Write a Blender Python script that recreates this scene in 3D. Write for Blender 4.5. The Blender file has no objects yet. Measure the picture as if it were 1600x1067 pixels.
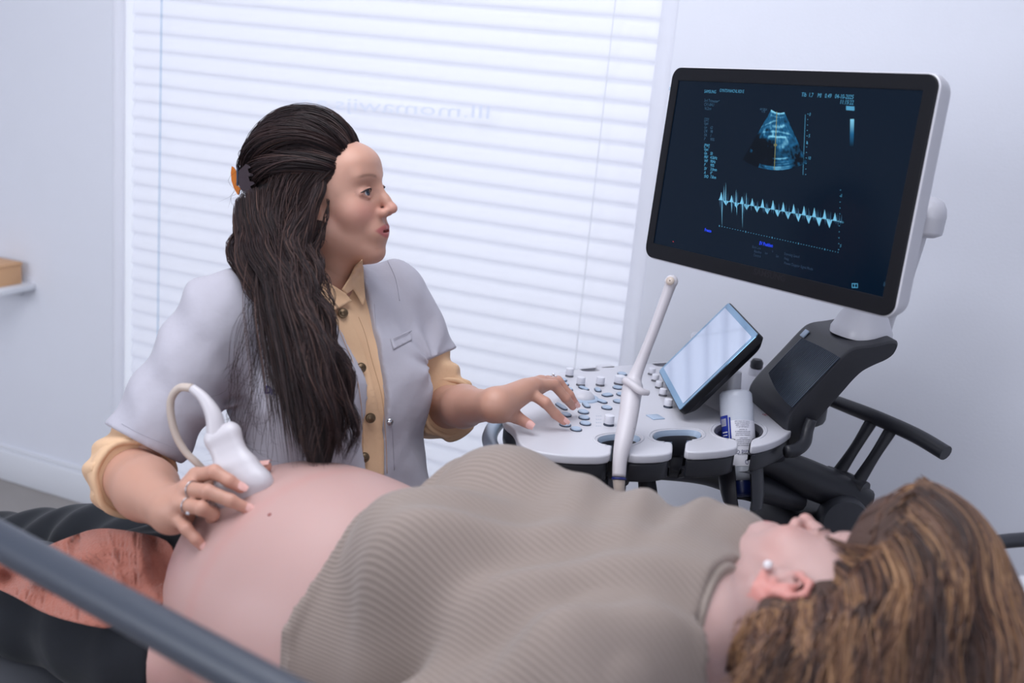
import bpy, bmesh, math, random
import numpy as np
from mathutils import Vector, Matrix
from mathutils.bvhtree import BVHTree
random.seed(4); rng = np.random.default_rng(7)
scene = bpy.context.scene
COL = scene.collection
PI = math.pi

# ------------------------------------------------------------ camera
FPX = 1700.0
_p = math.radians(14.44); _rho = math.asin(.0921/math.cos(_p)); _yaw = math.radians(22.0)
_d = np.array([0, math.cos(_p), -math.sin(_p)]); _r0 = np.array([1., 0, 0]); _u0 = np.array([0, math.sin(_p), math.cos(_p)])
_r = math.cos(_rho)*_r0+math.sin(_rho)*_u0; _u = -math.sin(_rho)*_r0+math.cos(_rho)*_u0
_R = np.array([[math.cos(_yaw), -math.sin(_yaw), 0], [math.sin(_yaw), math.cos(_yaw), 0], [0, 0, 1.]])
CD, CR, CU = _R@_d, _R@_r, _R@_u
CAM = np.array([0, 0, 1.45])
def ray(px, py): return CD+(px-800)/FPX*CR-(py-533.5)/FPX*CU
def P(px, py, t): return CAM+t*ray(px, py)                 # a photo point at a real distance
def PZ(px, py, z):                                         # ... on a horizontal plane
    v = ray(px, py); return CAM+(z-CAM[2])/v[2]*v
def PY(px, py, y):
    v = ray(px, py); return CAM+y/v[1]*v
def proj(q):
    q = np.asarray(q)-CAM; t = q@CD; return 800+FPX*(q@CR)/t, 533.5-FPX*(q@CU)/t, t
cam_data = bpy.data.cameras.new('camera'); cam = bpy.data.objects.new('camera', cam_data); COL.objects.link(cam)
M = Matrix.Identity(4)
for i in range(3):
    M[i][0] = CR[i]; M[i][1] = CU[i]; M[i][2] = -CD[i]; M[i][3] = CAM[i]
cam.matrix_world = M
cam_data.sensor_width = 36; cam_data.lens = FPX/1600*36
cam_data.clip_start = .05; cam_data.clip_end = 60
cam_data.dof.use_dof = True; cam_data.dof.focus_distance = 1.86; cam_data.dof.aperture_fstop = 2.7
scene.camera = cam

# ------------------------------------------------------------ colour helpers, world, lights, exposure
def lin(c):
    c = c/255.0; return c/12.92 if c <= .04045 else ((c+.055)/1.055)**2.4
def RGB(r, g, b): return (lin(r), lin(g), lin(b), 1)
scene.view_settings.view_transform = 'Standard'; scene.view_settings.look = 'None'
scene.view_settings.gamma = 1; scene.view_settings.exposure = 0.0
scene.view_settings.use_curve_mapping = False
w = bpy.data.worlds.new('world'); scene.world = w; w.use_nodes = True
w.node_tree.nodes['Background'].inputs[0].default_value = (.80, .86, 1, 1)
w.node_tree.nodes['Background'].inputs[1].default_value = .5
def area(name, loc, target, sx, sy, power, color):
    l = bpy.data.lights.new(name, 'AREA'); l.shape = 'RECTANGLE'; l.size = sx; l.size_y = sy
    l.energy = power; l.color = color
    o = bpy.data.objects.new(name, l); COL.objects.link(o); o.location = loc
    o.rotation_euler = (Vector(target)-Vector(loc)).to_track_quat('-Z', 'Y').to_euler()
    return o
# daylight behind the blinds; added fill lights behind the camera and overhead
area('daylight_behind_blind', (-1.46, 4.1, 1.6), (-1.46, 2.4, 1.2), 4.2, 3.6, 126, (1, .95, .86))
area('side_fill_light', (-2.6, -1.9, 1.7), (-.6, 1.4, .9), 1.8, 1.7, 56, (.90, .93, 1))  # added fill for the soft light from front left, unseen
area('rear_fill_light', (1.3, -1.9, 1.8), (-.4, 1.5, .9), 1.7, 1.5, 22, (.90, .93, 1))  # second unseen fill, added to brighten the room from rear right
area('ceiling_fill_light', (-.9, .9, 2.66), (-.9, .9, 0), 1.6, 1.6, 36, (.94, .95, 1))  # overhead fill added out of view
scene.cycles.max_bounces = 8; scene.cycles.transparent_max_bounces = 12
scene.cycles.caustics_reflective = False; scene.cycles.caustics_refractive = False
scene.cycles.sample_clamp_indirect = 4
try:
    scene.cycles.use_denoising = True
except Exception: pass

# ------------------------------------------------------------ materials
def mat(name, color, rough=.5, metal=0, bump=None, noise=None, spec=.5, coat=0, trans=0, sss=0, emis=None, attr=None, sheen=0, vary=0, alpha=1):
    m = bpy.data.materials.new(name); m.use_nodes = True
    nt = m.node_tree; b = nt.nodes['Principled BSDF']
    b.inputs['Base Color'].default_value = color; b.inputs['Roughness'].default_value = rough
    b.inputs['Metallic'].default_value = metal; b.inputs['Specular IOR Level'].default_value = spec
    b.inputs['Coat Weight'].default_value = coat; b.inputs['Transmission Weight'].default_value = trans
    b.inputs['Alpha'].default_value = alpha
    if sheen: b.inputs['Sheen Weight'].default_value = sheen; b.inputs['Sheen Roughness'].default_value = .4
    if sss:
        b.inputs['Subsurface Weight'].default_value = sss; b.inputs['Subsurface Radius'].default_value = (1, .35, .2); b.inputs['Subsurface Scale'].default_value = .008
    if emis:
        b.inputs['Emission Color'].default_value = emis[0]; b.inputs['Emission Strength'].default_value = emis[1]
    tc = nt.nodes.new('ShaderNodeTexCoord')
    if attr:
        a = nt.nodes.new('ShaderNodeAttribute'); a.attribute_name = attr
        nt.links.new(a.outputs['Color'], b.inputs['Base Color'])
    if vary:
        n = nt.nodes.new('ShaderNodeTexNoise'); n.inputs['Scale'].default_value = 9; n.inputs['Detail'].default_value = 4
        nt.links.new(tc.outputs['Object'], n.inputs['Vector'])
        mr = nt.nodes.new('ShaderNodeMapRange'); mr.inputs[3].default_value = 1-vary; mr.inputs[4].default_value = 1+vary
        nt.links.new(n.outputs[0], mr.inputs[0])
        mx = nt.nodes.new('ShaderNodeMix'); mx.data_type = 'RGBA'; mx.blend_type = 'MULTIPLY'; mx.inputs[0].default_value = 1
        if attr: nt.links.new(a.outputs['Color'], mx.inputs[6])
        else: mx.inputs[6].default_value = color
        nt.links.new(mr.outputs[0], mx.inputs[7]); nt.links.new(mx.outputs[2], b.inputs['Base Color'])
    if bump:       # (scale, strength, distance)
        n = nt.nodes.new('ShaderNodeTexNoise'); n.inputs['Scale'].default_value = bump[0]; n.inputs['Detail'].default_value = 3
        nt.links.new(tc.outputs['Object'], n.inputs['Vector'])
        bp = nt.nodes.new('ShaderNodeBump'); bp.inputs['Strength'].default_value = bump[1]; bp.inputs['Distance'].default_value = bump[2]
        nt.links.new(n.outputs[0], bp.inputs['Height']); nt.links.new(bp.outputs[0], b.inputs['Normal'])
    return m
MT = {}
MT['wall'] = mat('wall_paint', RGB(230, 233, 243), .85, bump=(160, .15, .002), vary=.015)
MT['ceiling'] = mat('ceiling_paint', RGB(225, 226, 230), .9)
MT['floor'] = mat('vinyl_floor', RGB(150, 145, 142), .45, vary=.08)
MT['trim'] = mat('white_gloss_trim', RGB(226, 229, 236), .35)
MT['white'] = mat('white_plastic', RGB(206, 206, 214), .34)
MT['white_matte'] = mat('white_matte_plastic', RGB(222, 223, 232), .5)
MT['probe'] = mat('probe_plastic', RGB(204, 200, 206), .38)
MT['probe_cap'] = mat('probe_beige_plastic', RGB(196, 182, 172), .4)
MT['black'] = mat('black_plastic', RGB(36, 37, 44), .42, bump=(900, .05, .0005))
MT['bezel'] = mat('black_bezel', RGB(12, 13, 19), .42, spec=.25)
MT['grey'] = mat('grey_rubber', RGB(92, 92, 100), .5)
MT['bluegrey'] = mat('pale_blue_plastic', RGB(170, 188, 210), .3)
MT['keydark'] = mat('button_rim', RGB(48, 58, 78), .4)
MT['chrome'] = mat('chrome', RGB(190, 190, 195), .18, metal=1)
MT['brass'] = mat('antique_brass', RGB(105, 88, 70), .35, metal=.9)
MT['screen'] = mat('screen_glass', RGB(2, 6, 13), .16, spec=.18, emis=(RGB(9, 34, 58), .36))
MT['gel'] = mat('gel_bottle_plastic', RGB(228, 233, 245), .12, trans=.1, alpha=.72)
MT['label_blue'] = mat('blue_label_print', RGB(34, 52, 150), .35)
MT['label_white'] = mat('white_label_film', RGB(226, 226, 236), .3)
MT['navy_cap'] = mat('navy_cap', RGB(14, 28, 78), .3)
MT['navy_ink'] = mat('navy_ink', RGB(24, 36, 105), .5)
MT['grey_ink'] = mat('grey_ink', RGB(66, 70, 100), .5)
MT['red_ink'] = mat('red_ink', RGB(170, 40, 50), .5)
MT['black_ink'] = mat('dark_ink', RGB(60, 60, 66), .5)
MT['wood'] = mat('light_wood', RGB(214, 168, 126), .55, vary=.08)
MT['pillow'] = mat('white_pillow', RGB(228, 229, 238), .8, bump=(60, .2, .002))
MT['vinyl'] = mat('dark_grey_vinyl', RGB(72, 74, 80), .5)
MT['rail'] = mat('rail_grey_coating', RGB(62, 68, 80), .38)
MT['railtop'] = mat('rail_dark_side', RGB(52, 54, 62), .45)

# ------------------------------------------------------------ object helpers
WORIG = {}
def _wo(o): return WORIG.get(o.name, np.zeros(3)) if o is not None else np.zeros(3)
def empty(name, label, cat, loc=(0, 0, 0), group=None, kind=None):
    o = bpy.data.objects.new(name, None); COL.objects.link(o); o.location = loc; o.empty_display_size = .05
    WORIG[o.name] = np.array(loc, float)
    if label: o['label'] = label
    if cat: o['category'] = cat
    if group: o['group'] = group
    if kind: o['kind'] = kind
    return o
def tag(o, label=None, cat=None, group=None, kind=None):
    if label: o['label'] = label
    if cat: o['category'] = cat
    if group: o['group'] = group
    if kind: o['kind'] = kind
    return o
def link_mesh(name, me, mt, parent=None, smooth=True, origin=None):
    """me has world coordinates; they are moved into the parent's frame"""
    o = bpy.data.objects.new(name, me); COL.objects.link(o)
    po = _wo(parent); og = np.array(origin, float) if origin is not None else po
    n = len(me.vertices); co = np.empty(n*3); me.vertices.foreach_get('co', co)
    co = (co.reshape(-1, 3)-og).ravel(); me.vertices.foreach_set('co', co)
    if parent is not None: o.parent = parent
    o.location = og-po; WORIG[o.name] = og
    if mt is not None:
        for m in (mt if isinstance(mt, (list, tuple)) else [mt]): me.materials.append(m)
    if smooth is True: me.shade_smooth()
    elif smooth:
        me.shade_smooth(); me.set_sharp_from_angle(angle=math.radians(smooth))
    me.update(); return o
def mk(name, V, F, mt, parent=None, smooth=35, origin=None, mi=None):
    me = bpy.data.meshes.new(name)
    me.from_pydata([tuple(map(float, v)) for v in V], [], [tuple(map(int, f)) for f in F])
    if mi is not None: me.polygons.foreach_set('material_index', mi)
    return link_mesh(name, me, mt, parent, smooth, origin)
def mkb(name, bm, mt, parent=None, smooth=35, origin=None):
    me = bpy.data.meshes.new(name); bm.normal_update(); bm.to_mesh(me); bm.free()
    return link_mesh(name, me, mt, parent, smooth, origin)
def fastmesh(name, V, F, k):
    me = bpy.data.meshes.new(name); nv = len(V); nf = len(F)
    me.vertices.add(nv); me.vertices.foreach_set('co', np.asarray(V, np.float32).ravel())
    me.loops.add(nf*k); me.polygons.add(nf)
    me.loops.foreach_set('vertex_index', np.asarray(F, np.int32).ravel())
    me.polygons.foreach_set('loop_start', np.arange(nf, dtype=np.int32)*k)
    me.polygons.foreach_set('loop_total', np.full(nf, k, np.int32))
    me.update(calc_edges=True); return me
def setcol(me, C, name='Col'):
    a = me.color_attributes.new(name, 'FLOAT_COLOR', 'POINT')
    C = np.asarray(C, np.float32)
    if C.shape[1] == 3: C = np.hstack([C, np.ones((len(C), 1), np.float32)])
    a.data.foreach_set('color', C.ravel())
class MB:
    """collects shapes of one part"""
    def __init__(s): s.V = []; s.F = []
    def add(s, V, F):
        n = len(s.V); s.V += [tuple(v) for v in V]; s.F += [tuple(i+n for i in f) for f in F]; return s
    def build(s, name, mt, parent=None, smooth=35, origin=None): return mk(name, s.V, s.F, mt, parent, smooth, origin)
def bmout(bm):
    bm.verts.ensure_lookup_table(); V = [tuple(v.co) for v in bm.verts]; F = [[v.index for v in f.verts] for f in bm.faces]; bm.free(); return V, F
def box_vf(c, size, R=None, bevel=0, seg=2):
    bm = bmesh.new(); bmesh.ops.create_cube(bm, size=1)
    for v in bm.verts: v.co = Vector((v.co.x*size[0], v.co.y*size[1], v.co.z*size[2]))
    if bevel: bmesh.ops.bevel(bm, geom=bm.edges[:], offset=bevel, segments=seg, profile=.5, affect='EDGES')
    V, F = bmout(bm); V = np.array(V)
    if R is not None: V = V@np.array(R).T
    return V+np.array(c), F
def nrm(v): v = np.array(v, float); return v/np.linalg.norm(v)
def basis(ax, up=(0, 0, 1)):
    z = nrm(ax); up = np.array(up, float)
    if abs(z@nrm(up)) > .98: up = np.array([1., 0, 0])
    x = nrm(np.cross(up, z)); y = np.cross(z, x); return x, y, z
def lathe_vf(base, axis, prof, n=24, caps=True, a0=0, a1=None):
    x, y, z = basis(axis); base = np.array(base); V = []; F = []
    full = a1 is None; m = n if full else n+1
    for (r, h) in prof:
        for k in range(m):
            a = (2*PI*k/n) if full else a0+(a1-a0)*k/n
            V.append(base+z*h+r*(math.cos(a)*x+math.sin(a)*y))
    for i in range(len(prof)-1):
        for k in range(n):
            k2 = (k+1) % m
            F.append((i*m+k, i*m+k2, (i+1)*m+k2, (i+1)*m+k))
    if caps and full:
        F.append(tuple(range(m))[::-1]); F.append(tuple((len(prof)-1)*m+k for k in range(m)))
    return V, F
def smooth_path(pts, n):
    """Catmull-Rom through pts, rows may carry extra columns"""
    pts = np.array(pts, float); q = np.vstack([2*pts[0]-pts[1], pts, 2*pts[-1]-pts[-2]]); m = len(pts)-1; out = []
    for t in np.linspace(0, m, n):
        i = min(int(t), m-1); f = t-i; a, b, c, d = q[i], q[i+1], q[i+2], q[i+3]
        out.append(.5*((2*b)+(-a+c)*f+(2*a-5*b+4*c-d)*f*f+(-a+3*b-3*c+d)*f**3))
    return np.array(out)
def frames(path):
    T = np.gradient(path, axis=0); T /= np.linalg.norm(T, axis=1)[:, None]
    x, y, z = basis(T[0]); X = [x]
    for i in range(1, len(path)):
        v = X[-1]-T[i]*(X[-1]@T[i]); X.append(v/np.linalg.norm(v))
    X = np.array(X); Y = np.cross(T, X); return T, X, Y
def tube_vf(pts, rad, n=12, steps=None, flat=1.0, up=None):
    pts = np.array(pts, float); rad = np.full(len(pts), rad) if np.isscalar(rad) else np.array(rad, float)
    if steps: q = smooth_path(np.hstack([pts, rad[:, None]]), steps); pts = q[:, :3]; rad = np.abs(q[:, 3])
    T, X, Y = frames(pts)
    if up is not None:
        up = np.array(up, float); Y = up-T*(T@up)[:, None]; Y /= np.linalg.norm(Y, axis=1)[:, None]; X = np.cross(Y, T)
    V = []; F = []
    for i in range(len(pts)):
        for k in range(n):
            a = 2*PI*k/n; V.append(pts[i]+rad[i]*(math.cos(a)*X[i]+flat*math.sin(a)*Y[i]))
    for i in range(len(pts)-1):
        for k in range(n):
            k2 = (k+1) % n; F.append((i*n+k, i*n+k2, (i+1)*n+k2, (i+1)*n+k))
    F.append(tuple(range(n))[::-1]); F.append(tuple((len(pts)-1)*n+k for k in range(n)))
    return V, F
def chaikin(poly, it=2):
    p = np.array(poly, float)
    for _ in range(it):
        q = np.roll(p, -1, axis=0); p = np.stack([.75*p+.25*q, .25*p+.75*q], 1).reshape(-1, 2)
    return p
def plate_vf(loops, z0, z1, bevel=.0, seg=2, frame=None):
    """closed 2D loops (first = outline, others = holes) extruded between z0 and z1, edges rounded"""
    cu = bpy.data.curves.new('tmp', 'CURVE'); cu.dimensions = '2D'; cu.fill_mode = 'BOTH'
    for lp in loops:
        s = cu.splines.new('POLY'); s.points.add(len(lp)-1); s.use_cyclic_u = True
        for i, q in enumerate(lp): s.points[i].co = (q[0], q[1], 0, 1)
    cu.extrude = max((z1-z0)/2-bevel, 1e-5); cu.bevel_depth = bevel; cu.bevel_resolution = seg; cu.offset = -bevel
    o = bpy.data.objects.new('tmp', cu); COL.objects.link(o)
    dg = bpy.context.evaluated_depsgraph_get(); dg.update(); me = bpy.data.meshes.new_from_object(o.evaluated_get(dg))
    V = np.array([v.co[:] for v in me.vertices]); F = [tuple(p.vertices) for p in me.polygons]
    bpy.data.objects.remove(o); bpy.data.curves.remove(cu); bpy.data.meshes.remove(me)
    V[:, 2] += (z0+z1)/2
    if frame is not None: O, X, Y, Z = frame; V = np.array(O)+V[:, :1]*X+V[:, 1:2]*Y+V[:, 2:]*Z
    return V, F
_fonts = {}
def text_vf(s, size, O, X, Y, Z=None, align='LEFT', thick=0, xs=1.0, space=1.0, bold=0):
    cu = bpy.data.curves.new('tmp', 'FONT'); cu.body = s; cu.size = size; cu.align_x = align; cu.extrude = thick; cu.space_character = space; cu.offset = bold; cu.resolution_u = 2
    o = bpy.data.objects.new('tmp', cu); COL.objects.link(o)
    dg = bpy.context.evaluated_depsgraph_get(); dg.update(); me = bpy.data.meshes.new_from_object(o.evaluated_get(dg))
    V = np.array([v.co[:] for v in me.vertices]).reshape(-1, 3); F = [tuple(p.vertices) for p in me.polygons]
    bpy.data.objects.remove(o); bpy.data.curves.remove(cu); bpy.data.meshes.remove(me)
    X = np.array(X); Y = np.array(Y); Z = np.cross(X, Y) if Z is None else np.array(Z)
    if callable(O): return O(V), F
    return np.array(O)+V[:, :1]*xs*X+V[:, 1:2]*Y+V[:, 2:]*Z, F

# ------------------------------------------------------------ room shell
WY = 2.42                        # inner face of the window wall
X0, X1, Y0, ZC = -4.3, 2.3, -2.3, 2.7
WL, WR, WB, WT = -2.245, -.662, .06, 2.35    # window opening
def structure(name, V, F, mt, parent=None, smooth=False):
    o = mk(name, V, F, mt, parent, smooth); o['kind'] = 'structure'; return o
b = MB()
for (xa, xb, za, zb) in ((X0, WL, 0, ZC), (WR, X1, 0, ZC), (WL, WR, WT, ZC), (WL, WR, 0, WB)):
    b.add(*box_vf(((xa+xb)/2, WY+.1, (za+zb)/2), (xb-xa, .2, zb-za)))
o = b.build('wall_back', MT['wall'], None, False); o['kind'] = 'structure'
structure('wall_left', *box_vf((X0-.05, (Y0+WY)/2, ZC/2), (.1, WY-Y0, ZC)), MT['wall'])
structure('wall_right', *box_vf((X1+.05, (Y0+WY)/2, ZC/2), (.1, WY-Y0, ZC)), MT['wall'])
structure('wall_front', *box_vf(((X0+X1)/2, Y0-.05, ZC/2), (X1-X0, .1, ZC)), MT['wall'])
structure('ceiling', *box_vf(((X0+X1)/2, (Y0+WY)/2, ZC+.05), (X1-X0+.2, WY-Y0+.4, .1)), MT['ceiling'])
structure('floor', *box_vf(((X0+X1)/2, (Y0+WY)/2, -.05), (X1-X0+.2, WY-Y0+.4, .1)), MT['floor'])
bb = MB()
for (xa, xb) in ((X0, WL), (WR, X1)):
    bb.add(*box_vf(((xa+xb)/2, WY-.008, .05), (xb-xa, .016, .10), bevel=.004))
    bb.add(*box_vf(((xa+xb)/2, WY-.004, .108), (xb-xa, .008, .016), bevel=.002))
o = bb.build('baseboard_back', MT['trim']); o['kind'] = 'structure'
# window: frame, glass
win = empty('window_1', None, None, ((WL+WR)/2, WY+.12, WB), kind='structure')
fr = MB()
for (xa, xb, za, zb) in ((WL, WL+.012, WB, WT), (WR-.012, WR, WB, WT), (WL, WR, WB, WB+.06), (WL, WR, WT-.06, WT)):
    fr.add(*box_vf(((xa+xb)/2, WY+.15, (za+zb)/2), (xb-xa, .05, zb-za), bevel=.005))
fr.build('window_frame', MT['trim'], win)
gm = bpy.data.materials.new('window_glass'); gm.use_nodes = True; nt = gm.node_tree; nt.nodes.clear()
ou = nt.nodes.new('ShaderNodeOutputMaterial'); mx = nt.nodes.new('ShaderNodeMixShader'); tr = nt.nodes.new('ShaderNodeBsdfTransparent'); gl = nt.nodes.new('ShaderNodeBsdfGlossy')
gl.inputs['Roughness'].default_value = .02; mx.inputs[0].default_value = .06; tr.inputs[0].default_value = (.96, .98, 1, 1)
nt.links.new(tr.outputs[0], mx.inputs[1]); nt.links.new(gl.outputs[0], mx.inputs[2]); nt.links.new(mx.outputs[0], ou.inputs[0])
mk('window_glass', *box_vf(((WL+WR)/2, WY+.155, (WB+WT)/2), (WR-WL-.1, .006, WT-WB-.12)), gm, win, False)
# blind: white side casings, headrail, slats, ladder cords
def translucent(name, col, tcol, mixv):
    m = bpy.data.materials.new(name); m.use_nodes = True; nt = m.node_tree; nt.nodes.clear()
    ou = nt.nodes.new('ShaderNodeOutputMaterial'); mx = nt.nodes.new('ShaderNodeMixShader'); di = nt.nodes.new('ShaderNodeBsdfDiffuse'); tl = nt.nodes.new('ShaderNodeBsdfTranslucent')
    di.inputs[0].default_value = col; tl.inputs[0].default_value = tcol; mx.inputs[0].default_value = mixv
    nt.links.new(di.outputs[0], mx.inputs[1]); nt.links.new(tl.outputs[0], mx.inputs[2]); nt.links.new(mx.outputs[0], ou.inputs[0]); return m
MT['slat'] = translucent('translucent_slat', RGB(236, 238, 244), RGB(238, 239, 246), .55)
blind = empty('venetian_blind', 'closed white horizontal-slat blind covering the tall window behind the seated clinician', 'blind', ((WL+WR)/2, WY+.02, WB))
SL, SR = WL+.045, WR-.04
ns = 47; pitch = .0465
sv = []; sf = []
wd = .052; tilt = math.radians(76)
prof = []
for k in range(7):
    q = (k/6-.5)*wd; c = .0035*(1-(2*k/6-1)**2)
    prof.append((-q*math.cos(tilt)-c*math.sin(tilt), -q*math.sin(tilt)*-1*-1+0*c, c))
base_me = None
zs = WB+.045
for i in range(ns):
    z = zs+i*pitch
    V = []; F = []
    for th in (0, .0022):
        for (yy, zz, c) in prof:
            for x in (SL-(-1.455), SR-(-1.455)):
                V.append((x, yy+th, zz))
    m = len(prof)
    for k in range(m-1): F.append((2*k, 2*k+1, 2*k+3, 2*k+2)); F.append((2*m+2*k, 2*m+2*k+2, 2*m+2*k+3, 2*m+2*k+1))
    F += [(0, 2*m, 2*m+1, 1), (2*m-2, 2*m-1, 4*m-1, 4*m-2)]
    F += [tuple([2*k for k in range(m)]+[2*m+2*k for k in range(m-1, -1, -1)]), tuple([2*k+1 for k in range(m-1, -1, -1)]+[2*m+2*k+1 for k in range(m)])]
    if base_me is None:
        base_me = bpy.data.meshes.new('slat'); base_me.from_pydata(V, [], F); base_me.materials.append(MT['slat']); base_me.shade_smooth(); base_me.set_sharp_from_angle(angle=.9)
    o = bpy.data.objects.new('slat', base_me); COL.objects.link(o); o.parent = blind
    o.location = np.array([-1.455, WY+.035, z])-_wo(blind)
for (xa, xb) in ((WL, WL+.042), (WR-.038, WR)):
    mk('side_channel', *box_vf(((xa+xb)/2, WY+.002, (WB+WT)/2), (xb-xa, .004, WT-WB-.01), bevel=.001), MT['slat'], blind)
mk('head_rail', *box_vf(((WL+WR)/2, WY+.03, WT-.025), (WR-WL-.09, .05, .045), bevel=.003), MT['trim'], blind)
mk('bottom_rail', *box_vf(((WL+WR)/2, WY+.035, WB+.014), (WR-WL-.09, .03, .02), bevel=.003), MT['trim'], blind)
MT['cord'] = mat('pale_blue_cord', RGB(120, 175, 215), .7)
for px in (252, 935):
    q = PY(px, 250, WY+.012)
    mk('ladder_cord', *tube_vf([(q[0], WY+.006, WB+.02), (q[0], WY+.006, WT-.03)], .0011, 6), MT['cord'] if px < 500 else MT['trim'], blind)
# letter shapes on the slats imitating the faint mirrored shadow of window lettering
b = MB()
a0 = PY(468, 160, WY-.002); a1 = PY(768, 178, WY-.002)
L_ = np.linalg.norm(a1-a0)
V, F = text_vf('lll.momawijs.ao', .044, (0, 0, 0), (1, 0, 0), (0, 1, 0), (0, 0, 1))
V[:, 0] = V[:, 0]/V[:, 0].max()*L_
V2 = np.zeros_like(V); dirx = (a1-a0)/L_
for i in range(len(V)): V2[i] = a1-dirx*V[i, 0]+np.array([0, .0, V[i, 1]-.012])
MT['faint'] = translucent('faint_letter_shadow', RGB(236, 238, 244), RGB(229, 237, 252), .55)  # pale blue tint stands for the letters' shadow on the slats
b.add(V2, F); lt = b.build('lettering_shadow', MT['faint'], blind, False)
# wall shelf with a wooden box at the left edge of the view
sh = PY(0, 436, WY)
shelf = empty('wall_shelf', 'small white floating wall shelf at the far left, left of the window', 'shelf', (sh[0]-.15, WY-.06, sh[2]))
ex = PY(14, 436, WY-.1)[0]
mk('board', *box_vf(((ex-.4+ex)/2, WY-.065, sh[2]), (.4, .13, .018), bevel=.003), MT['trim'], shelf)
mk('bracket', *box_vf((ex-.2, WY-.01, sh[2]-.02), (.3, .02, .03), bevel=.003), MT['trim'], shelf)
wx = PY(11, 415, WY-.08)[0]
wb = empty('wooden_box', 'small pale wooden box standing on the white wall shelf', 'box', (wx-.06, WY-.07, sh[2]+.009))
mk('box_body', *box_vf((wx-.06, WY-.07, sh[2]+.009+.028), (.12, .09, .056), bevel=.004), MT['wood'], wb)
mk('box_lid', *box_vf((wx-.06, WY-.07, sh[2]+.009+.061), (.123, .093, .012), bevel=.003), MT['wood'], wb)
# frame added around the overhead fill light, out of view
cl = empty('fill_light_frame', 'flat square frame added around the fill light above the examination couch', 'light frame', (-.9, .9, 2.7))
fb = MB()
for sx, sy, lx, ly in ((-.83, 0, .04, 1.7), (.83, 0, .04, 1.7), (0, -.83, 1.7, .04), (0, .83, 1.7, .04)): fb.add(*box_vf((-.9+sx, .9+sy, 2.68), (lx, ly, .04), bevel=.004))
fb.build('light_frame', MT['trim'], cl)

# ------------------------------------------------------------ ultrasound machine
MA = nrm([.66, .75, 0]); MBv = np.array([-MA[1], MA[0], 0]); MZ = np.array([0, 0, 1.]); MO = np.array([-.45, 1.45, 0])
def M3(u, v, z): return MO+u*MA+v*MBv+z*MZ
def uv(px, py, z=.88):
    q = PZ(px, py, z)-MO; return np.array([q@MA, q@MBv])
MR = np.stack([MA, MBv, MZ], 1)
mach = empty('ultrasound_machine', 'white and black ultrasound machine with a control console, beside the window wall', 'ultrasound machine', M3(.45, .25, 0))
ZT = .88
outline_px = [(805, 671), (809, 690), (828, 703), (865, 710), (900, 713), (954, 713), (955.5, 699), (957, 695.5), (943, 694), (933, 688), (937, 681), (958, 677.5), (985, 677.5), (1000, 681), (1001, 688), (990, 693.5), (980, 695.5), (979, 699), (979, 712.5),
   (1050, 710.5), (1051.5, 697), (1050, 690), (1030, 689.5), (1019, 683), (1024, 674.5), (1040, 671.5), (1078, 670.5), (1094, 673.5), (1097, 681), (1090, 686), (1073, 688), (1071, 694), (1070, 708.5),
   (1152, 702), (1154, 691), (1149, 685.5), (1128, 683), (1115, 675), (1119, 665), (1135, 660), (1160, 658), (1182, 661), (1194, 670), (1189, 681), (1176, 685), (1173, 690), (1173, 699.5),
   (1212, 690), (1238, 674), (1247, 655), (1249, 638)]
near = [uv(*q) for q in outline_px]
far = [np.array([.66, .20]), np.array([.70, .30]), np.array([.70, .44]), np.array([.64, .50]), np.array([.50, .497]), np.array([.32, .485]), np.array([.22, .473]), np.array([.14, .43]), np.array([.06, .36]), np.array([-.005, .28]), np.array([-.035, .22])]
OUT = chaikin(near+far, 2)
holes = []
for (px, py, hw) in ((921, 576.5, .02), (947, 572, .02), (1038, 569, .024)):
    c = uv(px, py); holes.append(np.array([c+np.array([hw*math.copysign(abs(math.cos(a))**.6, math.cos(a)), .013*math.copysign(abs(math.sin(a))**.6, math.sin(a))]) for a in np.linspace(0, 2*PI, 20, endpoint=False)]))
MFR = (MO, MA, MBv, MZ)
def offset_poly(p, d):
    a = np.roll(p, 1, 0); b2 = np.roll(p, -1, 0); t = b2-a; t /= np.linalg.norm(t, axis=1)[:, None]+1e-9
    return p+np.stack([t[:, 1], -t[:, 0]], 1)*(-d)
V, F = plate_vf([OUT]+holes, ZT-.014, ZT, .0028, 2, MFR)
top = mk('console_top', V, F, MT['white'], mach, 40)
sgn = 1
V, F = plate_vf([offset_poly(OUT, .0035)]+holes, ZT-.047, ZT-.0145, .005, 2, MFR)
mk('console_underbody', V, F, MT['black'], mach, 40)
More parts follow.
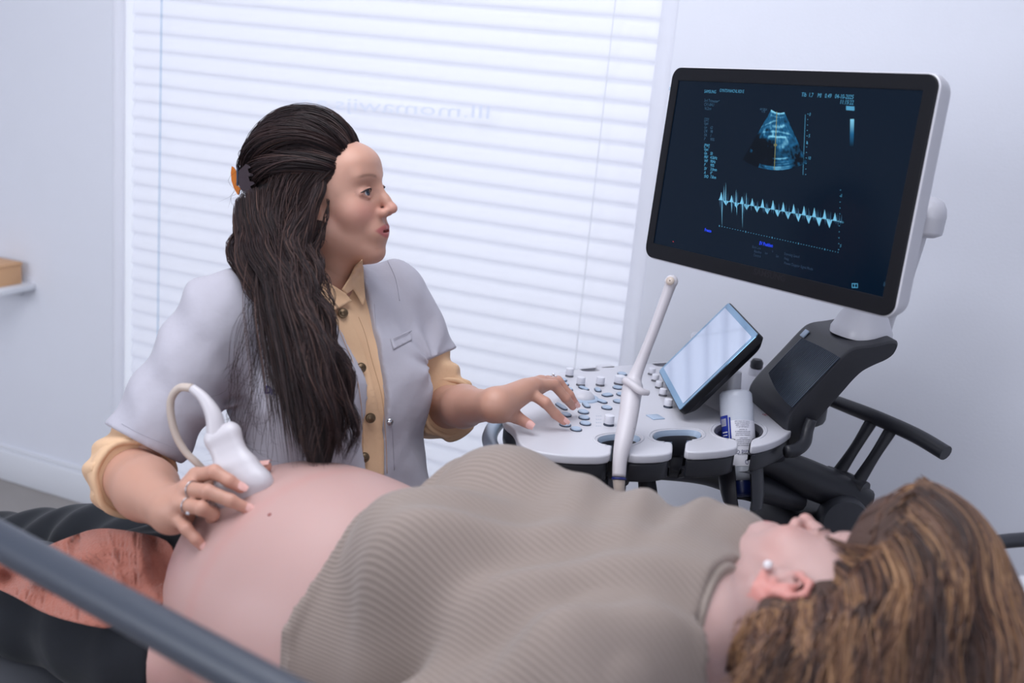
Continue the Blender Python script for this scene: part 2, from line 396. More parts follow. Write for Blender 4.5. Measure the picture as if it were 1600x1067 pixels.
# pale inner lips of the three slots + dark wells
slot_px = {'slot': [(957, 695.5), (943, 694), (933, 688), (937, 681), (958, 677.5), (985, 677.5), (1000, 681), (1001, 688), (990, 693.5), (980, 695.5)],
           'slot2': [(1050, 690), (1030, 689.5), (1019, 683), (1024, 674.5), (1040, 671.5), (1078, 670.5), (1094, 673.5), (1097, 681), (1090, 686), (1073, 688)],
           'slot3': [(1149, 685.5), (1128, 683), (1115, 675), (1119, 665), (1135, 660), (1160, 658), (1182, 661), (1194, 670), (1189, 681), (1176, 685)]}
for nm, pl in slot_px.items():
    q = np.array([uv(*p) for p in pl]); n0 = len(q)
    d = []
    for i in range(n0-1):
        for f in np.linspace(0, 1, 5, endpoint=False): d.append(q[i]*(1-f)+q[i+1]*f)
    d.append(q[-1]); d = np.array(d)
    for _ in range(6): d[1:-1] = (d[:-2]+2*d[1:-1]+d[2:])/4
    cen = d.mean(0); V = []; F = []
    inn = cen+(d-cen)*.90
    rimp = [M3(*(cen+(p-cen)*1.17+np.array([0, .0015])), ZT+.0002) for p in d[2:-2]]
    mk('slot_rim', *tube_vf(rimp, .0022, 8, None, .5, (0, 0, 1)), MT['white'], mach, True)
    for (pp, zz) in ((cen+(d-cen)*1.0, ZT-.0005), (cen+(d-cen)*.96, ZT-.004), (inn, ZT-.008), (inn, ZT-.028)):
        for p in pp: V.append(M3(p[0], p[1], zz))
    n1 = len(d)
    for r in range(3):
        for i in range(n1-1): F.append((r*n1+i, r*n1+i+1, (r+1)*n1+i+1, (r+1)*n1+i))
    lip = mk('slot_lip', V, F, MT['bluegrey'] if nm != 'slot3' else MT['grey'], mach, 60)
    V = []; F = []
    deep = .028 if nm == 'slot3' else .032
    for (pp, zz) in ((cen+(d-cen)*.93, ZT-.009), (cen+(d-cen)*.86, ZT-.011), (cen+(d-cen)*.86, ZT-.014-deep)):
        for p in pp: V.append(M3(p[0], p[1], zz))
    for r in range(2):
        for i in range(n1-1): F.append((r*n1+i, r*n1+i+1, (r+1)*n1+i+1, (r+1)*n1+i))
    mk('slot_well', V, F, MT['black'], mach, 60)
# raised rim round each slot (soft moulded ridge)
# open-fronted holder cups hanging under the console
def cup(cx, cy, r0, r1, z1, z0, gap, name='holder_cup', th=.005, to=None, lean=None):
    c = M3(cx, cy, 0); x = -MBv; y = MA
    if to is not None: x = M3(to[0], to[1], 0)-c; x = x/np.linalg.norm(x); y = np.cross(MZ, x)
    V = []; F = []; n = 28; a0 = -PI/2  # gap faces the near edge (-B)
    angs = np.linspace(gap, 2*PI-gap, n)
    prof = [(r0, z1), (r0*.99, (z1+z0)/2), (r1, z0+.02), (r1*.9, z0+.004), (r1*.72, z0)]
    pi = [(r0-th, z1), (r0*.99-th, (z1+z0)/2), (r1-th, z0+.02), (r1*.9-th, z0+.009), (r1*.7, z0+.006)]
    allp = prof+pi[::-1]
    for (r, z) in allp:
        for a in angs: V.append(c+r*(math.cos(a)*x+math.sin(a)*y)+(np.array([0, 0, z]) if lean is None else np.array([0, 0, z])+np.array([lean[0]/lean[2], lean[1]/lean[2], 0])*(z-ZT)))
    m = len(allp)
    for i in range(m):
        for k in range(n-1):
            i2 = (i+1) % m; F.append((i*n+k, i*n+k+1, i2*n+k+1, i2*n+k))
    F.append(tuple(i*n for i in range(m))); F.append(tuple(i*n+n-1 for i in range(m))[::-1])
    return mk(name, V, F, MT['black'], mach, 40)
gaxis = nrm(P(1150, 612, 1.885)-P(1160, 770, 1.845))
cb = uv(1153, 671); cup(cb[0], cb[1], .0385, .037, ZT-.045, ZT-.113, .36, to=uv(1164, 699), lean=gaxis)
c1 = uv(967, 687); cup(c1[0], c1[1], .034, .027, ZT-.045, ZT-.075, .5, to=uv(968, 712))
c2 = uv(1060, 680); cup(c2[0], c2[1], .036, .028, ZT-.045, ZT-.068, .35, to=uv(1061, 709))
# underside frame, hook, cable, lift arm, base
mk('side_hook', *tube_vf([P(1228, 706, 1.83), P(1246, 702, 1.84), P(1258, 690, 1.85), P(1262, 672, 1.86), P(1268, 655, 1.86)], [.009, .010, .010, .0095, .009], 10, 20, 1.2), MT['black'], mach, True)
V, F = tube_vf([P(1010, 715, 1.80), P(1010, 742, 1.80), P(1013, 775, 1.79), P(1013, 792, 1.79)], [.015, .0155, .017, .018], 16, 12, .6)
mk('cable_hook', V, F, MT['black'], mach, True)
mk('cable_hook_lip', *box_vf(P(1013, 790, 1.775), (.036, .03, .018), MR, .004), MT['black'], mach)
mk('front_handle', *tube_vf([uvz for uvz in [M3(.03, .10, ZT-.04), M3(-.02, .09, ZT-.04), M3(-.058, .125, ZT-.04), M3(-.062, .18, ZT-.04), M3(-.04, .25, ZT-.04), M3(.01, .32, ZT-.04), M3(.07, .36, ZT-.04)]], .013, 12, 40), MT['bluegrey'], mach, True)
mk('lift_arm', *tube_vf([M3(.15, .2, .80), M3(.35, .2, .775), M3(.45, .18, .745), M3(.56, .17, .71)], [.04, .05, .05, .045], 16, 24, .55, (0, 0, 1)), MT['black'], mach, 40)
mk('console_bracket', *box_vf(M3(.3, .24, .812), (.40, .22, .035), MR, .012), MT['black'], mach)
mk('lift_column', *box_vf(np.array([-.20, 2.02, .40]), (.12, .16, .58), MR, .03, 4), MT['black'], mach)
mk('cart_body', *box_vf(M3(.60, .22, .27), (.36, .34, .36), MR, .04, 4), MT['white'], mach)
mk('cart_base', *box_vf(M3(.55, .22, .11), (.74, .46, .06), MR, .025, 3), MT['black'], mach)
for (cu_, cv) in ((.22, .03), (.22, .42), (.88, .03), (.88, .42)):
    wl = mk('caster_wheel', *lathe_vf(M3(cu_, cv-.02, .04), MBv, [(.03, 0), (.039, .004), (.04, .012), (.04, .028), (.039, .036), (.03, .04)], 20), MT['grey'], mach)
    mk('caster_fork', *box_vf(M3(cu_, cv, .08), (.03, .05, .03), MR, .006), MT['black'], wl)
mk('front_column', *box_vf(M3(.20, .30, .45), (.09, .12, .72), MR, .02, 3), MT['grey'], mach)
# handle bar with two struts at the rear right
hb = [P(1290, 622, 2.16), P(1322, 634, 2.12), P(1370, 653, 2.06), P(1430, 680, 2.00), P(1478, 708, 1.95)]
hd = mk('push_handle', *tube_vf(hb, [.014, .0155, .0165, .0165, .0165], 12, 30, .85, (0, 0, 1)), MT['black'], mach, 50)
mk('strut', *tube_vf([P(1362, 658, 2.07), P(1336, 700, 2.06), P(1308, 742, 2.05)], [.013, .011, .014], 8, 12, .8), MT['black'], hd, 50)
mk('strut', *tube_vf([P(1392, 672, 2.04), P(1366, 713, 2.03), P(1338, 757, 2.02)], [.013, .011, .014], 8, 12, .8), MT['black'], hd, 50)
mk('handle_block', *tube_vf([P(1290, 738, 2.06), P(1318, 750, 2.04), P(1352, 765, 2.01)], [.017, .021, .018], 12, 8, .8), MT['black'], hd, 50)
mk('handle_arm', *tube_vf([P(1165, 712, 1.98), P(1205, 722, 2.0), P(1255, 745, 2.02), P(1320, 772, 2.03), P(1350, 790, 2.03)], [.03, .036, .044, .042, .04], 14, 20, .8, (0, 0, 1)), MT['black'], mach, 50)
mk('arm_pivot', *lathe_vf(P(1318, 812, 1.99), (.3, -.9, .1), [(.001, -.03), (.04, -.03), (.045, -.02), (.045, .02), (.041, .026), (.001, .027)], 32, caps=False), MT['railtop'], mach)

# controls
def on_top(px, py, dz=0): q = uv(px, py, ZT+dz); return M3(q[0], q[1], ZT)
for i, (px, py, r, h) in enumerate([(889.5, 588, .0075, .013), (907, 602, .008, .013), (937.5, 602, .008, .013), (968, 600, .0105, .013), (951, 664, .0085, .014), (1018, 585, .0072, .010), (1023.5, 595, .0072, .010), (1029.5, 606, .0072, .010), (1035.5, 618, .0072, .010), (1043.5, 636, .0078, .012)]):
    c = on_top(px, py)
    mk('control_knob', *lathe_vf(c+MZ*.0035, MZ, [(r*.96, 0), (r, .001), (r*.98, h*.85), (r*.93, h*.97), (r*.8, h)], 28), MT['white_matte'], mach)
    mk('knob_skirt', *lathe_vf(c, MZ, [(r*1.08, 0), (r*1.05, .0015), (r*.8, .003), (r*.8, .0045)], 24), MT['keydark'] if i in (4, 9) else MT['grey'], mach)
def button(px, py, lx, ly, rot=0, h=.0035, hole=False):
    c = on_top(px, py); R = MR@np.array([[math.cos(rot), -math.sin(rot), 0], [math.sin(rot), math.cos(rot), 0], [0, 0, 1]])
    rim = []
    for a in np.linspace(0, 2*PI, 28, endpoint=False):
        k = .62 if lx/ly > 1.5 or ly/lx > 1.5 else 1.0
        rim.append((math.copysign(abs(math.cos(a))**k, math.cos(a)), math.copysign(abs(math.sin(a))**k, math.sin(a))))
    def ringed(rows):
        V = []; F = []
        for (s, z) in rows:
            for (x, y) in rim: V.append(c+R@np.array([x*(lx/2+s), y*(ly/2+s), z]))
        m = 28
        for i in range(len(rows)-1):
            for k in range(m): k2 = (k+1) % m; F.append((i*m+k, i*m+k2, (i+1)*m+k2, (i+1)*m+k))
        F.append(tuple((len(rows)-1)*m+k for k in range(m))); return V, F
    bb_ = mk('control_button', *ringed([(0, 0.0005), (0, h*.7), (-.0008, h), (-.002, h-.0006)]), MT['bluegrey'], mach, 50)
    mk('button_rim', *ringed([(.0012, 0), (.0012, h*.45), (0, h*.5)]), MT['keydark'], bb_, 50)
for (px, py) in ((878, 594.5), (881, 601), (887, 609), (965, 606.5), (948, 638), (884, 649), (883, 664.5), (900, 671.5), (911.5, 644.5), (912.5, 653.5), (914.5, 662.5), (971, 617), (966, 628), (972, 585)):
    button(px, py, .0172, .0180)
for (px, py, lx, ly, rt) in ((912, 607.5, .010, .021, .25), (934, 610, .010, .020, -.35), (949, 618, .020, .013, .2), (940, 628, .011, .020, .35), (916, 634, .010, .024, -.25), (877, 636, .009, .034, 0)):
    button(px, py, lx, ly, rt)
pad = on_top(1024, 652)
mk('touch_pad', *box_vf(pad+MZ*.0008, (.024, .024, .002), MR, .0008), MT['bluegrey'], mach)
tb = on_top(910, 622)
mk('trackball_ring', *lathe_vf(tb, MZ, [(.030, 0), (.029, .002), (.024, .0035), (.022, .0022), (.019, .001)], 40), MT['bluegrey'], mach)
mk('trackball', *lathe_vf(tb, MZ, [(.0225, .001), (.0222, .003), (.020, .0075), (.015, .0115), (.008, .0138), (.001, .0145)], 32), MT['white'], mach, True)
# small printed scale beside the near knob
pr = MB()
for k in range(4):
    for j in range(3):
        c = on_top(932+j*3.3, 650+k*5.2); pr.add(*box_vf(c+MZ*.0003, (.0008, .0025, .0004), MR))
pr.build('printed_scale', MT['bluegrey'], mach, False)
rq = on_top(1207, 650)
V, F = text_vf('qOBgB', .016, rq+MZ*.0006, -nrm(-MA*.7+.3*MBv)*1.0, nrm(MBv*.7+.3*MA), MZ, 'CENTER', xs=.8)
mk('red_emblem', V, F, MT['red_ink'], mach, False)

# touch tablet, tilted, on a white stem
tBt = P(1061, 647, 1.842); tLf = P(1033, 582, 2.077); tTp = P(1135, 471, 2.06); tRt = P(1187, 519, 1.835)
tC = (tBt+tLf+tTp+tRt)/4; tX = nrm((tLf+tTp)/2-(tBt+tRt)/2); tY = (tTp+tRt)/2-(tLf+tBt)/2; tY = nrm(tY-tX*(tY@tX)); tN = np.cross(tY, tX)
if tN@CD > 0: tN = -tN
tw = np.linalg.norm((tLf+tTp)/2-(tBt+tRt)/2); th_ = np.linalg.norm((tTp+tRt)/2-(tLf+tBt)/2)
TR = np.stack([tX, tY, tN], 1)
def rrect(w_, h_, r, n=6):
    out = []
    for (sx, sy, a0) in ((1, 1, 0), (-1, 1, PI/2), (-1, -1, PI), (1, -1, 3*PI/2)):
        for k in range(n+1):
            a = a0+PI/2*k/n; out.append((sx*(w_/2-r)+r*math.cos(a), sy*(h_/2-r)+r*math.sin(a)))
    return out
def loft_rr(O, X, Y, Z, rows, n=6):
    """rows: (w, h, r, z)"""
    V = []; F = []; m = 4*(n+1)
    for (w_, h_, r, z) in rows:
        for (x, y) in rrect(w_, h_, r, n): V.append(O+X*x+Y*y+Z*z)
    for i in range(len(rows)-1):
        for k in range(m): k2 = (k+1) % m; F.append((i*m+k, i*m+k2, (i+1)*m+k2, (i+1)*m+k))
    F.append(tuple(range(m))[::-1]); F.append(tuple((len(rows)-1)*m+k for k in range(m))); return V, F
tY2 = np.cross(tN, tX)
mk('touch_panel_housing', *loft_rr(tC, tX, tY2, tN, [(tw*.55, th_*.6, .02, -.03), (tw*.9, th_*.9, .02, -.024), (tw, th_, .012, -.012), (tw, th_, .009, -.002), (tw*.995, th_*.993, .008, 0)]), MT['bezel'], mach, 40)
MT['tglass'] = mat('touch_glass', RGB(206, 216, 232), .05, metal=.9)
MT['tedge'] = mat('touch_glass_border', RGB(120, 160, 190), .06, metal=.85)
tp = mk('touch_panel_glass', *loft_rr(tC, tX, tY2, tN, [(tw*.985, th_*.98, .007, .0002), (tw*.983, th_*.977, .007, .0014)]), MT['tedge'], mach, 40)
mk('touch_display', *loft_rr(tC, tX, tY2, tN, [(tw*.90, th_*.86, .002, .0014), (tw*.90, th_*.86, .002, .0018)]), MT['tglass'], tp, 40)
sb = tC-tN*.02; sb[2] = ZT-.002; sb = sb+MA*.03
mk('touch_panel_stem', *loft_rr(np.array([0, 0, 0.])+sb, MA, MBv, MZ, [(.07, .11, .02, 0), (.06, .10, .02, .015), (.03, .08, .012, .04), (.025, .075, .01, .07)]), MT['white'], mach, 40)
for (px, py, t) in ((1183, 565, 2.2),):
    c = P(px, py, t); mk('rear_cable_stud', *lathe_vf(c-MZ*.015, MZ, [(.010, 0), (.013, .004), (.013, .014), (.009, .02)], 16), MT['black'], mach)
    mk('stud_base', *lathe_vf(c-MZ*.03, MZ, [(.015, 0), (.013, .016)], 16), MT['white'], mach)

# speaker column with fine ribs
cb2 = P(1178, 600, 2.02)
K = {}
K['a'] = P(1181, 603, 2.02); K['b'] = P(1237, 641, 1.86)     # foot of the ribbed front: far, near
K['c'] = P(1262, 494, 2.16); K['d'] = P(1334, 543, 1.99)     # shoulder
K['e'] = P(1300, 488, 2.28); K['f'] = P(1404, 530, 2.10)     # rear top corners
K['g'] = P(1393, 560, 2.09); K['h'] = P(1340, 585, 2.0); K['i'] = P(1298, 640, 1.94); K['j'] = P(1243, 700, 1.86)
wv = K['b']-K['a']; 
def side(shift):
    return [K['b']+shift*0, K['d'], K['f'], K['g'], K['h'], K['i'], K['j']]
nearp = np.array(side(0)); wdir = (K['a']-K['b']); wlen = np.linalg.norm(wdir); wdir = wdir/wlen
# project the near side outline on one plane (contains b, normal = wdir)
Wn = wdir*1.0; Wn[2] = 0; Wn = nrm(Wn)
pl = []
for (px, py) in ((1237, 641), (1285, 592), (1322, 552), (1336, 543), (1366, 540), (1404, 531), (1407, 540), (1396, 557), (1362, 571), (1342, 583), (1310, 620), (1272, 662), (1241, 700), (1228, 700), (1226, 660)):
    v = ray(px, py); t = ((K['b']-CAM)@Wn)/(v@Wn); pl.append(CAM+t*v)
pl = np.array(pl)
def prism_vf(pl, W, L, bev):
    V = []; F = []; n = len(pl); c = pl.mean(0)
    for (s, k) in ((0, 1-bev), (.004, 1-bev*.3), (.009, 1), (L-.009, 1), (L-.004, 1-bev*.3), (L, 1-bev)):
        for p in pl: V.append(c+(p-c)*k+W*s)
    for i in range(5):
        for k in range(n): k2 = (k+1) % n; F.append((i*n+k, i*n+k2, (i+1)*n+k2, (i+1)*n+k))
    F.append(tuple(range(n))[::-1]); F.append(tuple(5*n+k for k in range(n))); return V, F
def smooth3(pl, it=2):
    p = np.array(pl)
    for _ in range(it):
        q = np.roll(p, -1, axis=0); p = np.stack([.75*p+.25*q, .25*p+.75*q], 1).reshape(-1, 3)
    return p
CW = .185
colm = mk('monitor_column', *prism_vf(smooth3(pl), Wn, CW, .05), MT['black'], mach, 40)
# seam lines on the column side
sm = [pl[3]*.93+pl.mean(0)*.07, pl[2]*.92+pl[9]*.08]
MT['rib'] = mat('speaker_rib', RGB(74, 84, 100), .35); ribs = MB(); f0 = pl[0]; f1 = pl[2]; fd = nrm(f1-f0); fn = np.cross(Wn, fd); fn = fn if fn@CD < 0 else -fn
L1 = np.linalg.norm(f1-f0)
for k in range(28):
    s = .006+k*.0054
    start = f0+fd*(.004+.00003*k*k)+Wn*s; end = f0+fd*(L1-.012-.00001*k*k)+Wn*s
    ribs.add(*tube_vf([start+fn*.0006, (start+end)/2+fn*.0012, end+fn*.0004], .0013, 6))
ribs.build('speaker_ribs', MT['rib'], colm, True)
lgp = f0+fd*(L1*.93)+Wn*(CW*.84)+fn*.0015
mk('led_badge', *box_vf(lgp, (.016, .016, .003), np.stack([Wn, fd, fn], 1), .001), MT['bluegrey'], colm)
top_c = (pl[3]+pl[5])/2+Wn*CW*.5
# white swivel base on the column top and articulated arm up to the monitor
tzz = pl[4][2]
sw = (pl[4]*.62+pl[5]*.38)+Wn*CW*.45; sw[2] = tzz-.002
mk('swivel_base', *loft_rr(sw, MA, MBv, MZ, [(.100, .105, .045, 0), (.100, .105, .045, .010), (.094, .096, .042, .018), (.080, .078, .032, .034), (.062, .060, .025, .050)]), MT['white'], mach, 40)
mq = [P(1440, 430, 2.0), P(1446, 330, 1.98)]
ARM = [P(1368, 518, 2.14), P(1376, 490, 2.12), P(1400, 440, 2.07), P(1424, 385, 2.03), P(1436, 330, 2.0)]
mk('monitor_arm', *tube_vf(ARM, [.03, .03, .028, .022, .026], 16, 28, .8), MT['white'], mach, True)
mk('arm_elbow', *lathe_vf(P(1450, 334, 2.0)-MZ*.03, MZ, [(.02, -.012), (.031, -.006), (.032, .0), (.033, .024), (.0335, .027), (.031, .042), (.024, .054), (.012, .06), (.002, .062)], 32), MT['white'], mach, True)
swl = MB()
swl.add(*tube_vf([P(1316, 506, 2.10), P(1334, 478, 2.08), P(1352, 452, 2.05)], [.014, .012, .013], 12, 10))
swl.add(*tube_vf([P(1342, 512, 2.10), P(1372, 490, 2.09), P(1400, 470, 2.07)], [.018, .016, .014], 12, 10))
swl.add(*tube_vf([P(1338, 468, 2.05), P(1340, 488, 2.07), P(1338, 502, 2.08)], [.024, .021, .015], 14, 8))
swl.build('tilt_yoke', MT['white'], mach, True)

# ------------------------------------------------------------ monitor
mTL, mTR, mBR, mBL = P(1027, 107.5, 1.98), P(1440.5, 121, 1.52), P(1421.5, 500, 1.52), P(1033, 402, 1.98)
mC = (mTL+mTR+mBR+mBL)/4; mX = nrm((mTR+mBR)-(mTL+mBL)); mY = (mTL+mTR)-(mBL+mBR); mY = nrm(mY-mX*(mY@mX)); mN = np.cross(mX, mY)
mW = (np.linalg.norm(mTR-mTL)+np.linalg.norm(mBR-mBL))/2; mH = (np.linalg.norm(mTL-mBL)+np.linalg.norm(mTR-mBR))/2
def MP(px, py, off=0.0):
    v = ray(px, py); t = ((mC+mN*off-CAM)@mN)/(v@mN); return CAM+t*v
def mxy(px, py): q = MP(px, py)-mC; return q@mX, q@mY
mon = mach
mk('monitor_shell', *loft_rr(mC, mX, mY, mN, [(mW*.70, mH*.6, .04, -.050), (mW*.9, mH*.86, .035, -.042), (mW*1.0, mH*1.0, .026, -.030), (mW*1.008, mH*1.014, .024, -.018), (mW*1.008, mH*1.014, .023, -.004), (mW*1.0, mH*1.004, .022, -.002)], 8), MT['white'], mon, 45)
bzl = MB(); x0_, y0_ = mxy(1040, 128); x1_, y1_ = mxy(1418, 150)
sl, st = -mW/2+.0185, mH/2-.0225; sr_, sb_ = mW/2-.0225, -mH/2+.0265
bzV, bzF = plate_vf([rrect(mW*1.0, mH*1.0, .020, 8), [(sl, sb_), (sr_, sb_), (sr_, st), (sl, st)]], -.004, .0015, .0012, 2, (mC, mX, mY, mN))
bez = mk('monitor_bezel', bzV, bzF, MT['bezel'], mon, 40)
mk('monitor_mount', *tube_vf([mC-mN*.04, mC-mN*.10+MA*.0, P(1425, 335, 1.98)], [.04, .036, .028], 16, 12), MT['white'], mon, True)
scr = mk('monitor_screen', *box_vf(mC+mX*(sl+sr_)/2+mY*(sb_+st)/2-mN*.002, (sr_-sl+.002, st-sb_+.002, .002), np.stack([mX, mY, mN], 1)), MT['screen'], mon, False)
def emat(name, c, s=1.0): return mat(name, (0, 0, 0, 1), .4, emis=(c, s))
MT['e_cyan'] = emat('screen_cyan', RGB(70, 150, 190)); MT['e_dim'] = emat('screen_dim_cyan', RGB(42, 84, 114)); MT['e_faint'] = emat('screen_faint', RGB(30, 56, 84))
MT['e_blue'] = emat('screen_blue', RGB(20, 62, 235)); MT['e_bright'] = emat('screen_bright', RGB(115, 190, 226)); MT['e_yel'] = emat('screen_yellow', RGB(128, 128, 78)); MT['e_red'] = emat('screen_red', RGB(170, 40, 50))
def stext(mb, s, px, py, size, align='LEFT', xs=.85, bold=0):
    V, F = text_vf(s, size, MP(px, py, -.0006), mX, mY, mN, align, xs=xs, bold=bold); mb.add(V, F)
t1 = MB()
stext(t1, '08', 1045, 141, .0085); stext(t1, 'SAMSUNG', 1100, 145, .0078); stext(t1, 'GYNTSVNHCNL.RDI E', 1124, 143.5, .0075, xs=.8)
stext(t1, 'TIb  1.7    MI   0.49   04-10-2025', 1333.5, 155, .0092, 'RIGHT'); stext(t1, '11:15:22', 1333.5, 163.5, .0092, 'RIGHT')
for k, (a, b_) in enumerate((('[PW]', ''), ('Gen', ''), ('Gn', '50'), ('PRF', '4.5kHz'), ('WF', '90Hz'), ('P', '90%'), ('SV', '3.0mm'), ('A', '0°'), ('SVD', '7.8cm'))):
    y = 229+k*6.05; stext(t1, a, 1100, y, .0072, bold=.0001)
    if b_: stext(t1, b_, 1109.5, y+.8, .0072, bold=.0001)
stext(t1, '0', 1264, 181, .007); stext(t1, '5', 1263, 214.5, .007); stext(t1, '10', 1262, 249, .007)
stext(t1, '-5', 1312, 307.5, .006); stext(t1, '5', 1312, 386, .006); stext(t1, 'cm/s', 1311.5, 348, .005)
t1.build('screen_text', MT['e_cyan'], scr, False)
t2 = MB()
for k, s in enumerate(('3rd Trimester*', 'CV1-8AU', '16.2cm')): stext(t2, s, 1100, 159+k*6.1, .0074)
for k, (a, b_) in enumerate((('[2D]', ''), ('Gen', ''), ('Gn', '62'), ('DR', '98'), ('FA', '1'), ('P', '90%'))):
    y = 188.5+k*6.1; stext(t2, a, 1100, y, .0074)
    if b_: stext(t2, b_, 1109.5, y+.8, .0074)
stext(t2, 'Images: 6', 1404, 452, .0085, 'RIGHT'); stext(t2, 'ARTERIA', 1187, 172, .005); stext(t2, 'UTE', 1190, 175.5, .005)
t2.build('screen_dim_text', MT['e_dim'], scr, False)
t3 = MB()
for (s, px, py) in (('Base Line', 1175, 387), ('Baseline', 1178, 394), ('Control', 1177, 400), ('Inv', 1195, 397), ('x', 1206, 394), ('Set', 1212, 401.5), ('Scanning Speed', 1225, 398), ('Freq.', 1225, 405.5), ('Power Doppler Signal Mode', 1225, 412.5)): stext(t3, s, px, py, .0062)
t3.build('screen_menu_text', MT['e_faint'], scr, False)
t4 = MB(); stext(t4, 'Freeze', 1100.5, 361, .0075, bold=.0003); stext(t4, 'SV Position', 1186, 382, .0078, bold=.0003)
t4.build('screen_blue_text', MT['e_blue'], scr, False)
def quadp(mb, pts, off=-.0007): mb.add([MP(x, y, off) for (x, y) in pts], [tuple(range(len(pts)))])
q = MB()
def sbox(x, y, w_, h_): quadp(q, [(x-w_/2, y-h_/2), (x+w_/2, y-h_/2), (x+w_/2, y+h_/2), (x-w_/2, y+h_/2)])
for k in range(12): sbox(1262.3-.32*k, 178+k*8.6, 1.3, 1.0)
quadp(q, [(1259.5, 223.5), (1262, 221), (1262, 226)])
for k in range(11): sbox(1313.3-.3*k, 297+k*9.3-(0 if k < 5 else 0), 1.2, 1.1)
for k in range(46): sbox(1124+k*4.12, 353+k*4.12*.222, 1.1, 1.0 if k % 10 else 2.6)
quadp(q, [(1322, 165.5), (1335, 166.3), (1335, 173), (1322, 172)])
for (a, b_) in (((1330, 443.2), (1340, 445)), ):
    for (u0_, v0_, u1_, v1_) in ((1331, 442.5, 1340, 443.6), (1331, 448.5, 1340, 449.6), (1331, 442.5, 1332, 449.6), (1335, 442.5, 1336, 449.6), (1339.4, 442.5, 1340.4, 449.6)): quadp(q, [(u0_, v0_), (u1_, v0_+.3), (u1_, v1_+.3), (u0_, v1_)])
quadp(q, [(1258, 179), (1258.6, 179), (1254.9, 273), (1254.3, 273)])
q.build('screen_marks', MT['e_cyan'], scr, False)
q = MB(); quadp(q, [(1051, 376.5), (1052.6, 376.8), (1052.6, 378.4), (1051, 378.1)]); q.build('screen_red_dot', MT['e_red'], scr, False)
q = MB(); quadp(q, [(1213.3, 174.5), (1214.3, 174.5), (1210.3, 265.5), (1209.3, 265.5)], -.0003)
for (yy) in (225, 227.2): quadp(q, [(1209.5, yy), (1213.8, yy+.1), (1213.8, yy+.9), (1209.5, yy+.8)], -.0003)
quadp(q, [(1209.3, 225), (1210, 225), (1210, 228), (1209.3, 228)], -.0003); quadp(q, [(1213.2, 225), (1213.9, 225), (1213.9, 228), (1213.2, 228)], -.0003)
q.build('doppler_line', MT['e_yel'], scr, False)
# grey-scale bar
def colgrid(name, fx, nx, ny, colfn, off=-.0007):
    """emissive picture grid: fx(s,t)->pixel position, colfn(s,t)->rgb (linear)"""
    S, T_ = np.meshgrid(np.linspace(0, 1, nx), np.linspace(0, 1, ny)); S = S.ravel(); T_ = T_.ravel()
    V = [MP(*fx(s, t), off) for s, t in zip(S, T_)]; F = [(j*nx+i, j*nx+i+1, (j+1)*nx+i+1, (j+1)*nx+i) for j in range(ny-1) for i in range(nx-1)]
    o = mk(name, V, F, MT['picture'], scr, False); setcol(o.data, colfn(S, T_)); return o
pm = bpy.data.materials.new('screen_picture'); pm.use_nodes = True; nt = pm.node_tree; bs = nt.nodes['Principled BSDF']; bs.inputs['Base Color'].default_value = (0, 0, 0, 1)
at = nt.nodes.new('ShaderNodeAttribute'); at.attribute_name = 'Col'; nt.links.new(at.outputs['Color'], bs.inputs['Emission Color']); bs.inputs['Emission Strength'].default_value = 1; bs.inputs['Specular IOR Level'].default_value = .15; bs.inputs['Roughness'].default_value = .16
MT['picture'] = pm
def ramp(v):
    v = np.clip(v, 0, 1)[:, None]; lo = np.array(RGB(5, 14, 26)[:3]); mid = np.array(RGB(28, 96, 140)[:3]); hi = np.array(RGB(130, 205, 235)[:3])
    return np.where(v < .5, lo+(mid-lo)*(v*2), mid+(hi-mid)*(v*2-1))
colgrid('grey_scale_bar', lambda s, t: (1328.5+s*6-t*.8, 186+t*44), 2, 14, lambda S, T_: ramp(1-T_))
